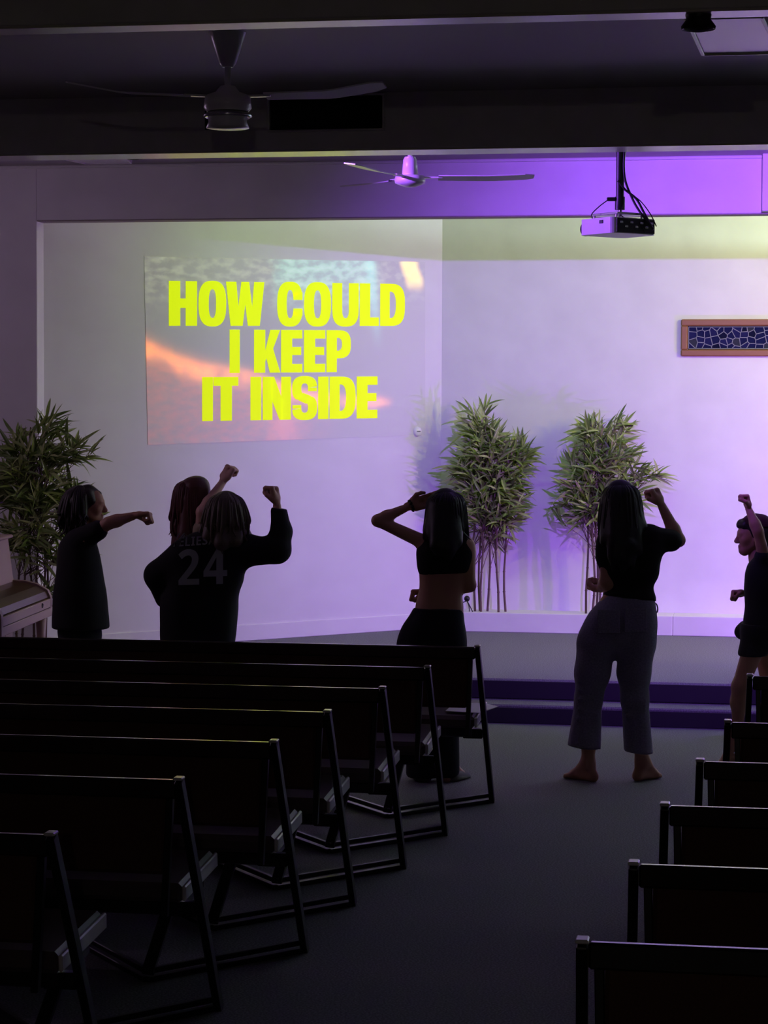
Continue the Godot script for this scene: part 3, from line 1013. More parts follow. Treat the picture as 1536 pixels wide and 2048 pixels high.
# ------------------------------------------------------------------ ceiling
func ceiling_things() -> void:
	# near fan, dark against the ceiling
	var f := thing("ceiling_fan", "dark ceiling fan at upper left with a rimmed light below its motor", "fan", Vector3(-2.152, 3.57, -9.0), 0.0, "ceiling fans")
	fan(f, 0.285, 0.655, [-0.22, 1.60, 3.42], 0.06, true)
	var g := thing("ceiling_fan", "three-bladed white ceiling fan lit purple, hanging in front of the stage header", "fan", Vector3(-1.959, CEIL, -12.6), 0.0, "ceiling fans")
	fan(g, 0.415, 0.70, [0.02, 2.14, 4.22], 0.02, false)
	projector()
	# black grilles on the far beam's front face
	var v := thing("beam_grille", "black rectangular grille on the front of the dark beam, right of the near fan", "grille", Vector3(-2.09, 3.475, -10.785))
	put("panel", boxm(Vector3(0, 0, 0), Vector3(0.55, 0.158, 0.016), 0.004), M.dark_panel, v)
	var s := st()
	box(s, Vector3(0, 0.085, 0.002), Vector3(0.58, 0.012, 0.024), 0.003)
	box(s, Vector3(0, -0.085, 0.002), Vector3(0.58, 0.012, 0.024), 0.003)
	box(s, Vector3(0.284, 0, 0.002), Vector3(0.012, 0.158, 0.024), 0.003)
	box(s, Vector3(-0.284, 0, 0.002), Vector3(0.012, 0.158, 0.024), 0.003)
	put("frame", done(s), M.beam_wood, v)
	v = thing("beam_grille", "small square black grille on the beam under the near fan's light", "grille", Vector3(-2.625, 3.45, -10.785))
	put("panel", boxm(Vector3(0, 0, 0), Vector3(0.135, 0.095, 0.016), 0.004), M.dark_panel, v)
	# ceiling light panels, switched off
	var p := thing("ceiling_light_panel", "unlit square light panel hung at the upper right beside the black downlight", "light", Vector3(-0.1, 3.33, -7.78))
	panel(p, PackedVector2Array([Vector2(-0.147, 0.40), Vector2(-0.113, -0.35), Vector2(0.155, -0.35), Vector2(0.092, 0.40)]))
	for e in [Vector2(-0.11, 0.3), Vector2(0.06, 0.3), Vector2(0.11, -0.3), Vector2(-0.08, -0.3)]:
		var hs := st()
		tube(hs, [Vector3(e.x, 0.0, e.y), Vector3(e.x, 3.57 - 3.33, e.y)], [0.006], 8)
		put("hanger", done(hs), M.steel, p)
	p = thing("ceiling_light_panel", "unlit pale ceiling light panel at the far left, just below the beam", "light", Vector3(-4.42, CEIL, -14.97))
	panel(p, PackedVector2Array([Vector2(-0.26, 0.17), Vector2(-0.20, -0.13), Vector2(0.125, -0.14), Vector2(0.17, 0.17)]))
	# domes
	dome("black ceiling downlight at the upper right, hanging from the near beam", Vector3(-0.205, 3.292, -7.235), 0.055, 0.045)
	dome("black dome on the ceiling just right of the pale light panel", Vector3(-4.12, CEIL, -14.55), 0.075, 0.055)
	dome("small black dome on the ceiling, second to the right of the pale light panel", Vector3(-3.67, CEIL, -14.55), 0.06, 0.048)

func dome(label: String, at: Vector3, r: float, h: float) -> void:
	var t := thing("downlight", label, "light", at, 0.0, "black ceiling domes")
	var s := st()
	lathe(s, [Vector2(r * 0.75, 0.0), Vector2(r * 0.7, -h * 0.3), Vector2(r, -h * 0.8), Vector2(r * 0.96, -h), Vector2(r * 0.85, -h * 0.95)], Transform3D.IDENTITY, 24)
	put("housing", done(s), M.black_plastic, t)
	s = st()
	lathe(s, [Vector2(r * 0.86, -h * 0.93), Vector2(r * 0.5, -h * 1.12), Vector2(0, -h * 1.2)], Transform3D.IDENTITY, 24)
	put("lens", done(s), M.dark_panel, t)

func panel(t: Node3D, pts: PackedVector2Array) -> void:
	# outline in plan (x, z)
	var xf := Transform3D(Basis(Vector3.RIGHT, Vector3(0, 0, 1), Vector3.DOWN), Vector3.ZERO)
	var s := st()
	prism(s, pts, 0.022, xf)
	put("diffuser", done(s), M.diffuser, t)
	s = st()
	for i in pts.size():
		var a := pts[i]
		var b := pts[(i + 1) % pts.size()]
		bar(s, Vector3(a.x, -0.014, a.y), Vector3(b.x, -0.014, b.y), 0.03, 0.014, Vector3.UP)
	put("frame", done(s), M.white_plastic, t)

func fan(t: Node3D, drop: float, R: float, angles: Array, curl: float, lamp: bool) -> void:
	# origin at the ceiling; the motor's middle hangs at -drop
	var s := st()
	lathe(s, [Vector2(0, 0), Vector2(0.075, 0), Vector2(0.066, -0.03), Vector2(0.034, -0.125), Vector2(0.022, -0.14), Vector2(0, -0.14)] if lamp else [Vector2(0, 0), Vector2(0.06, 0), Vector2(0.05, -0.05), Vector2(0.02, -0.09), Vector2(0, -0.09)])
	put("canopy", done(s), M.fan_white, t)
	s = st()
	lathe(s, [Vector2(0.013, -0.08), Vector2(0.013, -drop + 0.03), Vector2(0, -drop + 0.03)])
	put("rod", done(s), M.fan_white, t)
	s = st()
	if lamp:
		lathe(s, [Vector2(0, -drop + 0.075), Vector2(0.03, -drop + 0.07), Vector2(0.05, -drop + 0.045), Vector2(0.092, -drop + 0.03), Vector2(0.098, -drop - 0.02), Vector2(0.085, -drop - 0.035), Vector2(0, -drop - 0.035)])
	else:
		lathe(s, [Vector2(0, -drop + 0.125), Vector2(0.030, -drop + 0.125), Vector2(0.038, -drop + 0.11), Vector2(0.045, -drop + 0.03), Vector2(0.035, -drop + 0.025), Vector2(0.082, -drop + 0.018), Vector2(0.088, -drop - 0.005), Vector2(0.084, -drop - 0.022), Vector2(0.055, -drop - 0.034), Vector2(0.03, -drop - 0.042), Vector2(0, -drop - 0.044)])
	put("motor", done(s), M.fan_white, t)
	if lamp:
		s = st()
		lathe(s, [Vector2(0.080, -drop - 0.035), Vector2(0.096, -drop - 0.045), Vector2(0.100, -drop - 0.052), Vector2(0.092, -drop - 0.058), Vector2(0.082, -drop - 0.056)])
		put("light_ring", done(s), M.steel, t)
		s = st()
		lathe(s, [Vector2(0.082, -drop - 0.05), Vector2(0.078, -drop - 0.075), Vector2(0.088, -drop - 0.100), Vector2(0.0, -drop - 0.104)])
		put("lamp_shade", done(s), M.diffuser, t)
	for a in angles:
		var b := Node3D.new()
		b.name = "blade"
		s = st()
		var N := 10
		var ring0: Array = []
		for i in N + 1:
			var f := float(i) / N
			var x := lerpf(0.16, R, f)
			var w: float = lerpf(0.085, 0.115, f) if not lamp else lerpf(0.075, 0.12, f)
			if f > 0.9:
				w *= 0.82 if i < N else 0.6
			var tilt := 0.20 - 0.05 * f
			var up := curl * maxf(f - 0.55, 0.0) * 1.2
			var c := Vector3(x, up, 0)
			var wv := Vector3(0, sin(tilt), cos(tilt)) * w * 0.5
			ring0.append([c - wv, c + wv])
		for i in N:
			for h in [0.0, -0.006]:
				var o := Vector3(0, h, 0)
				poly(s, [ring0[i][0] + o, ring0[i + 1][0] + o, ring0[i + 1][1] + o, ring0[i][1] + o], Vector3.UP if h == 0.0 else Vector3.DOWN)
			for e in 2:
				poly(s, [ring0[i][e], ring0[i + 1][e], ring0[i + 1][e] - Vector3(0, 0.006, 0), ring0[i][e] - Vector3(0, 0.006, 0)], Vector3(0, 0, -1 if e == 0 else 1))
		poly(s, [ring0[N][0], ring0[N][1], ring0[N][1] - Vector3(0, 0.006, 0), ring0[N][0] - Vector3(0, 0.006, 0)], Vector3.RIGHT)
		var bl := put("blade", done(s), M.fan_white, t)
		bl.position = Vector3(0, -drop + (0.028 if lamp else 0.012), 0)
		bl.rotation.y = a + YAW
		var ir := st()
		box(ir, Vector3(0.125, -0.002, 0), Vector3(0.12, 0.008, 0.035), 0.002)
		put("blade_iron", done(ir), M.fan_white, bl)
		b.free()

func projector() -> void:
	var t := thing("projector", "white projector hanging from a black pole with loose cables, in front of the header", "projector", Vector3(-0.77, CEIL, -12.3))
	var s := st()
	tube(s, [Vector3(0.01, 0, 0), Vector3(0.01, -0.60, 0)], [0.022], 16)
	put("pole", done(s), M.black_plastic, t)
	s = st()
	tube(s, [Vector3(0.01, -0.555, 0), Vector3(0.01, -0.625, 0)], [0.027], 16)
	box(s, Vector3(-0.035, -0.568, 0.01), Vector3(0.05, 0.02, 0.03), 0.004)
	put("collar", done(s), M.black_plastic, t)
	s = st()
	tube(s, [Vector3(0.012, -0.62, 0), Vector3(0.012, -0.66, 0)], [0.010], 12)
	put("swivel", done(s), M.steel, t)
	var bs := Basis(Vector3.UP, 0.785398)   # the lens looks at the splayed left wall
	s = st()
	box(s, Vector3(0.0, -0.652, 0.0), Vector3(0.20, 0.012, 0.22), 0.002, bs)
	for e in [Vector2(-0.09, -0.09), Vector2(0.09, -0.09), Vector2(0.09, 0.09), Vector2(-0.09, 0.09)]:
		var c := bs * Vector3(e.x, 0, e.y)
		tube(s, [c + Vector3(0, -0.652, 0), c + Vector3(0, -0.69, 0)], [0.006], 8)
	put("mount_plate", done(s), M.steel, t)
	# case: rounded plan outline, extruded
	var pts := PackedVector2Array()
	var hx := 0.162
	var hz := 0.142
	for i in 32:
		var a := TAU * (i + 0.5) / 32.0
		pts.append(Vector2(signf(cos(a)) * pow(absf(cos(a)), 0.28) * hx, signf(sin(a)) * pow(absf(sin(a)), 0.28) * hz))
	s = st()
	prism(s, pts, 0.085, Transform3D(Basis(bs.x, bs.z, Vector3.DOWN), Vector3(0, -0.678, 0)))
	put("case", done(s), M.white_plastic, t)
	s = st()
	box(s, Vector3(0, -0.72, 0) + bs * Vector3(0, 0, hz + 0.002), Vector3(0.27, 0.075, 0.008), 0.002, bs)
	var rear := put("connector_panel", done(s), M.black_plastic, t)
	s = st()
	for i in 7:
		box(s, Vector3(0, -0.705 - 0.022 * (i % 2), 0) + bs * Vector3(-0.11 + 0.036 * i, 0, hz + 0.009), Vector3(0.022, 0.012, 0.012), 0.002, bs)
	put("sockets", done(s), M.steel, rear)
	s = st()
	lathe(s, [Vector2(0, 0), Vector2(0.03, 0.0), Vector2(0.038, -0.02), Vector2(0.038, -0.05)], Transform3D(bs * Basis(Vector3.RIGHT, PI / 2), Vector3(0, -0.72, 0) + bs * Vector3(-0.05, 0, -hz - 0.02)), 20)
	put("lens", done(s), M.black_plastic, t)
	s = st()
	box(s, Vector3(0, -0.70, 0) + bs * Vector3(-hx - 0.001, 0, 0.05), Vector3(0.006, 0.018, 0.03), 0.002, bs)
	put("foot_latch", done(s), M.black_plastic, t)
	var side := bs * Vector3(0.05, 0, hz + 0.02)
	var cab := [[Vector3(0.09, 0.0, 0.0), Vector3(0.07, -0.20, 0.01), Vector3(0.035, -0.31, 0.02), Vector3(0.035, -0.45, 0.02), Vector3(0.075, -0.56, 0.03), Vector3(0.12, -0.64, 0.05), side + Vector3(0.04, -0.73, 0)],
		[Vector3(0.0, -0.47, 0.025), Vector3(0.04, -0.52, 0.03), Vector3(0.10, -0.57, 0.04), Vector3(0.145, -0.65, 0.05), side + Vector3(0.045, -0.74, 0)],
		[Vector3(-0.05, -0.57, 0.02), Vector3(-0.10, -0.61, 0.04), Vector3(-0.14, -0.655, 0.05), Vector3(-0.12, -0.69, 0.06)],
		[Vector3(0.03, -0.60, 0.03), Vector3(0.02, -0.66, 0.06), side + Vector3(-0.03, -0.71, 0.0), side + Vector3(0.0, -0.755, 0.0)],
		[Vector3(0.05, -0.53, 0.025), Vector3(0.12, -0.58, 0.04), Vector3(0.175, -0.65, 0.03), side + Vector3(0.06, -0.72, -0.02)]]
	for c in cab:
		s = st()
		tube(s, smooth(c), [0.0065 if c.size() > 4 else 0.003], 6)
		put("cable", done(s), M.black_plastic, t)

func smooth(p: Array) -> Array:
	var out := []
	for i in p.size() - 1:
		var a: Vector3 = p[maxi(i - 1, 0)]
		var d: Vector3 = p[mini(i + 2, p.size() - 1)]
		for k in 5:
			out.append(p[i].cubic_interpolate(p[i + 1], a, d, k / 5.0))
	out.append(p[-1])
	return out

# ------------------------------------------------------------------ things on the alcove walls
func wall_things() -> void:
	# leaded window
	var w := Node3D.new()
	w.name = "window_1"
	add_child(w)
	w.position = Vector3(0.24, 2.615, -BACK)
	w.set_meta("kind", "structure")
	var hw := 0.865
	var hh := 0.146
	var fr := 0.052
	for e in [[0.0, hh - fr * 0.5, hw * 2.0, fr], [0.0, -hh + fr * 0.5, hw * 2.0, fr]]:
		put("frame_rail", boxm(Vector3(e[0], e[1], 0.018), Vector3(e[2], e[3], 0.036), 0.008), M.frame_wood, w)
	for sx in [-1.0, 1.0]:
		put("frame_stile", boxm(Vector3(sx * (hw - fr * 0.5), 0, 0.018), Vector3(fr, hh * 2.0 - fr * 2.0 + 0.004, 0.036), 0.008), M.frame_wood, w)
	var iw := hw - fr
	var ih := hh - fr
	put("frame_back", boxm(Vector3(0, 0, 0.003), Vector3(iw * 2.0, ih * 2.0, 0.004), 0.0), M.dark_panel, w)
	var r := RandomNumberGenerator.new()
	r.seed = 77
	var seeds := []
	var cols := 27
	for i in cols:
		for j in 4:
			seeds.append(Vector2(-iw + (i + r.randf_range(0.1, 0.9)) * 2.0 * iw / cols, -ih + (j + r.randf_range(0.1, 0.9)) * 2.0 * ih / 4.0))
	var lead := st()
	var laid := {}
	var inset := 0.008
	var rectp := PackedVector2Array([Vector2(-iw + inset, -ih + inset), Vector2(iw - inset, -ih + inset), Vector2(iw - inset, ih - inset), Vector2(-iw + inset, ih - inset)])
	for i in seeds.size():
		var cell: Array = Array(rectp)
		for j in seeds.size():
			if i == j or seeds[i].distance_to(seeds[j]) > 0.3:
				continue
			var mid: Vector2 = (seeds[i] + seeds[j]) * 0.5
			var nn: Vector2 = seeds[j] - seeds[i]
			var out := []
			for k in cell.size():
				var a: Vector2 = cell[k]
				var b: Vector2 = cell[(k + 1) % cell.size()]
				var da := (a - mid).dot(nn)
				var db := (b - mid).dot(nn)
				if da <= 0.0:
					out.append(a)
				if (da < 0.0 and db > 0.0) or (da > 0.0 and db < 0.0):
					out.append(a.lerp(b, da / (da - db)))
			cell = out
		if cell.size() < 3:
			continue
		var s := st()
		var ring := []
		for p in cell:
			ring.append(Vector3(p.x, p.y, 0.009))
		poly(s, ring, Vector3(0, 0, 1))
		for k in ring.size():
			var a: Vector3 = ring[k]
			var b: Vector3 = ring[(k + 1) % ring.size()]
			var o := Vector3(0, 0, -0.003)
			if a.distance_to(b) < 0.002:
				continue
			var key := Vector2i(roundi((a.x + b.x) * 500.0), roundi((a.y + b.y) * 500.0))
			var fresh := not laid.has(key)
			laid[key] = true
			poly(s, [a, b, b + o, a + o], ((a + b) * 0.5 - ring[0]).cross(Vector3.ZERO) + (a + b) * 0.5 - Vector3(seeds[i].x, seeds[i].y, 0.009))
			if fresh:
				bar(lead, a, b, 0.008, 0.0055, Vector3(0, 0, 1), 0.0)
		put("pane", done(s), M["pane_%d" % ([0, 1, 1, 2, 0, 3, 1, 0][r.randi() % 8])], w)
	put("lead_came", done(lead), M.lead, w)
	# small white sensor on the splayed wall
	var d := (Vector3(-2.554, 0, -18.15) - Vector3(-5.07, 0, -15.56)).normalized()
	var t := thing("wall_sensor", "small round white sensor with grey markings, right of the projected slide", "sensor", Vector3(-5.07, 1.857, -15.56) + d * 3.362, atan2(-d.z, d.x))
	var face := Basis(Vector3.RIGHT, PI / 2)
	var s := st()
	lathe(s, [Vector2(0.040, 0.0), Vector2(0.038, 0.014), Vector2(0.030, 0.022), Vector2(0, 0.024)], Transform3D(face, Vector3.ZERO), 24)
	var wm := mat("sensor_white", Color(0.97, 0.97, 0.97), 0.3)
	put("body", done(s), wm, t)
	s = st()
	box(s, Vector3(0, 0.002, 0.0245), Vector3(0.036, 0.008, 0.002), 0.0005)
	put("marking", done(s), M.lead, t)
	# black ball fitting with a thin cord at the foot of the first plant
	t = thing("ball_spotlight", "small black ball fitting with thin cords on the ledge beside the bamboo canes", "light", Vector3(-2.30, 0.412, -17.87))
	s = st()
	var prof := []
	for i in 11:
		var a := PI * i / 10.0
		prof.append(Vector2(sin(a) * 0.024, 0.108 - cos(a) * 0.024))
	lathe(s, prof, Transform3D.IDENTITY, 16)
	put("ball", done(s), M.black_plastic, t)
	for c in [[Vector3(0.0, 0.09, 0), Vector3(0.02, 0.06, 0.01), Vector3(0.05, 0.004, 0.02)], [Vector3(0.0, 0.09, 0), Vector3(-0.04, 0.075, 0.0), Vector3(-0.09, 0.06, 0.0), Vector3(-0.10, 0.004, 0.01)], [Vector3(0.0, 0.09, 0), Vector3(0.015, 0.05, -0.01), Vector3(0.02, 0.004, 0.0)]]:
		s = st()
		tube(s, smooth(c), [0.004], 6)
		put("cord", done(s), M.black_plastic, t)

# ------------------------------------------------------------------ people
# every figure stands in its own frame: x to the picture's right, y up, -z away from the camera
func merge(parts: Array) -> ArrayMesh:
	var s := SurfaceTool.new()
	for p in parts:
		s.append_from(p, 0, Transform3D.IDENTITY)
	return s.commit()

func arm(b: Blob, sh: Vector3, el: Vector3, wr: Vector3, k := 1.0) -> void:
	b.bone(sh, el, 0.047 * k, 0.036 * k, 0.04)
	var m := el.lerp(wr, 0.3)
	b.bone(el, m, 0.036 * k, 0.037 * k, 0.02)
	b.bone(m, wr, 0.037 * k, 0.024 * k, 0.02)

func leg(b: Blob, hip: Vector3, kn: Vector3, an: Vector3, toe: Vector3, k := 1.0) -> void:
	b.bone(hip, kn, 0.082 * k, 0.054 * k, 0.05)
	var m := kn.lerp(an, 0.32)
	b.bone(kn, m, 0.052 * k, 0.056 * k, 0.03)
	b.bone(m, an, 0.055 * k, 0.033 * k, 0.03)
	var fd := Vector3(toe.x - an.x, 0, toe.z - an.z).normalized()
	var heel := Vector3(an.x, 0.028, an.z) - fd * 0.035
	b.bone(an, heel, 0.034 * k, 0.027, 0.03)
	var ball := heel.lerp(Vector3(toe.x, 0.024, toe.z), 0.72)
	b.bone(an + fd * 0.01, ball, 0.034 * k, 0.026, 0.03)
	b.bone(heel, ball, 0.027, 0.026, 0.02)
	var side := fd.cross(Vector3.UP)
	for i in 5:   # toes
		var o := (i - 2) * 0.014
		var e := Vector3(toe.x, 0.014, toe.z) + side * o - fd * absf(i - 1) * 0.006
		b.bone(ball + side * o * 0.9, e, 0.016, 0.0105 if i else 0.013, 0.008)

func torso(b: Blob, pelvis: Array, waist: Array, chest: Array, neck: Vector3, head: Vector3, f: Vector3, r: Array) -> void:
	# each station: left point, right point; r: their radii
	b.bone(pelvis[0], pelvis[1], r[0], r[0], 0.05, f, 0.85)
	b.bone(waist[0], waist[1], r[1], r[1], 0.06, f, 0.8)
	b.bone((waist[0] + pelvis[0]) * 0.5, (waist[1] + pelvis[1]) * 0.5, (r[0] + r[1]) * 0.5, -1.0, 0.06, f, 0.82)
	b.bone((waist[0] + chest[0]) * 0.5, (waist[1] + chest[1]) * 0.5, (r[2] + r[1]) * 0.5, -1.0, 0.06, f, 0.78)
	b.bone(chest[0], chest[1], r[2], r[2], 0.06, f, 0.78)
	b.bone((chest[0] + chest[1]) * 0.5, neck, 0.06, 0.05, 0.06)
	b.bone(neck, head, 0.05, 0.047, 0.03)

func head(c: Vector3, f: Vector3, k := 1.0) -> ArrayMesh:
	# c is the middle of the head, at the level of the eyes; f where it looks
	var b := Blob.new()
	f = f.normalized()
	var s := f.cross(Vector3.UP).normalized()
	var u := s.cross(f)
	var p := func(x: float, y: float, z: float) -> Vector3: return c + (s * x + u * y + f * z) * k
	b.bone(p.call(0, 0.036, -0.022), p.call(0, 0.030, 0.020), 0.078 * k, 0.074 * k, 0.03)
	b.bone(p.call(0, -0.015, 0.022), p.call(0, -0.062, 0.040), 0.062 * k, 0.044 * k, 0.04)
	b.bone(p.call(0, -0.092, 0.058), p.call(0, -0.090, 0.066), 0.022 * k, 0.020 * k, 0.03)       # chin
	for e in [-1.0, 1.0]:
		b.bone(p.call(0.046 * e, -0.045, -0.005), p.call(0.018 * e, -0.092, 0.055), 0.022 * k, 0.016 * k, 0.03)
		b.bone(p.call(0.048 * e, -0.018, 0.050), p.call(0.040 * e, -0.026, 0.054), 0.020 * k, 0.02 * k, 0.025)   # cheek
		b.bone(p.call(0.048 * e, 0.020, 0.074), p.call(0.016 * e, 0.022, 0.088), 0.010 * k, 0.010 * k, 0.015)    # brow
		b.bone(p.call(0.031 * e, 0.002, 0.079), p.call(0.029 * e, 0.002, 0.079), 0.0125 * k, 0.0125 * k, 0.004)  # eye
		b.bone(p.call(0.077 * e, 0.014, -0.012), p.call(0.074 * e, -0.022, -0.004), 0.014 * k, 0.009 * k, 0.006, s, 0.45)   # ear
		b.bone(p.call(0.010 * e, -0.036, 0.094), p.call(0.006 * e, -0.034, 0.100), 0.009 * k, 0.008 * k, 0.008)   # nostril
	b.bone(p.call(0, 0.010, 0.088), p.call(0, -0.030, 0.108), 0.009 * k, 0.0115 * k, 0.014)     # nose
	b.bone(p.call(-0.018, -0.060, 0.086), p.call(0.018, -0.060, 0.086), 0.0075 * k, 0.0075 * k, 0.008)   # lips
	b.bone(p.call(-0.014, -0.071, 0.084), p.call(0.014, -0.071, 0.084), 0.008 * k, 0.008 * k, 0.006)
	return b.mesh(0.0045)

func hand(w: Vector3, d: Vector3, n: Vector3, curl: float, k := 1.0, flip := 1.0) -> ArrayMesh:
	# w wrist, d towards the knuckles, n the way the palm faces; curl 1 is a fist, 0.1 an open hand
	var b := Blob.new()
	d = d.normalized()
	n = (n - d * n.dot(d)).normalized()
	var s := d.cross(n) * flip
	b.bone(w - d * 0.01, w + d * 0.03 * k, 0.024 * k, 0.028 * k, 0.02, n, 0.75)
	b.bone(w + d * 0.035 * k - s * 0.018 * k, w + d * 0.08 * k - s * 0.024 * k, 0.019 * k, 0.017 * k, 0.02, n, 0.8)
	b.bone(w + d * 0.035 * k + s * 0.018 * k, w + d * 0.085 * k + s * 0.022 * k, 0.019 * k, 0.016 * k, 0.02, n, 0.8)
	var lens := [0.036, 0.042, 0.046, 0.042]
	for i in 4:
		var base: Vector3 = w + (d * (0.084 + [0.0, 0.004, 0.006, 0.003][i]) + s * (i - 1.5) * 0.0185) * k
		var a := curl * 1.45
		var p := base
		var rr := [0.0098, 0.0095, 0.0088, 0.008]
		var ll: float = lens[i] * k
		var ang := 0.0
		for j in 3:
			ang += a * [0.95, 1.1, 0.75][j]
			var q: Vector3 = p + (d * cos(ang) + n * sin(ang)) * ll * [1.0, 0.68, 0.52][j]
			b.bone(p, q, rr[j] * k, rr[j + 1] * k, 0.005)
			p = q
	var t0 := w + (d * 0.026 + s * 0.026 + n * 0.006) * k
	var t1 := t0 + (d * 0.030 + s * (0.024 - 0.008 * curl) + n * 0.018 * (0.3 + curl)) * k
	var t2 := t1 + (d * (0.028 - 0.010 * curl) - s * 0.022 * curl + n * 0.018 * curl + s * 0.006) * k
	var t3 := t2 + (d * (0.022 - 0.020 * curl) - s * 0.024 * curl + n * 0.004) * k
	b.bone(t0, t1, 0.016 * k, 0.0115 * k, 0.012)
	b.bone(t1, t2, 0.0115 * k, 0.0105 * k, 0.005)
	b.bone(t2, t3, 0.0105 * k, 0.009 * k, 0.005)
	return b.mesh(0.0042)

func locks(b: Blob, list: Array) -> void:
	for l in list:
		b.bone(l[0], l[1], l[2], l[3], 0.025)

func strands(hair: Node3D, m: Material, c: Vector3, back: Vector3, r: float, drop: float, n: int, sd: int, spread := 1.0, ragged := 0.06) -> void:
	# loose locks laid over the hair: from the crown down the back and sides of the head
	var g := RandomNumberGenerator.new()
	g.seed = sd
	back = back.normalized()
	var side := back.cross(Vector3.UP).normalized()
	var s := st()
	for i in n:
		var a := g.randf_range(-1.75, 1.75)
		var dir := back * cos(a) + side * sin(a)
		var d := drop * g.randf_range(0.72, 1.0) * (1.0 - 0.12 * absf(a)) + g.randf_range(-ragged, ragged)
		var w := spread * g.randf_range(0.9, 1.12)
		var p0 := c + Vector3.UP * r * 1.02 + dir * r * 0.25
		var p1 := c + Vector3.UP * r * 0.55 + dir * r * 0.98
		var p2 := c - Vector3.UP * drop * 0.30 + dir * r * 1.05 * w
		var p3 := c - Vector3.UP * d * 0.75 + dir * r * 0.98 * w + Vector3(g.randfn(), 0, g.randfn()) * 0.012
		var p4 := c - Vector3.UP * d + dir * r * 0.92 * w + Vector3(g.randfn(), 0, g.randfn()) * 0.022
		tube(s, smooth([p0, p1, p2, p3, p4]), [0.007, 0.008, 0.008, 0.008, 0.009, 0.009, 0.009, 0.009, 0.009, 0.009, 0.009, 0.009, 0.008, 0.008, 0.007, 0.007, 0.006, 0.005, 0.004, 0.003, 0.0015], 5)
	var o := put("hair_locks", done(s), m, hair)
	o.set_meta("kind", "stuff")

func people() -> void:
	jeans_woman()
	crop_top_woman()
	jersey_person()
	red_hair_person()
	profile_person()
	child()

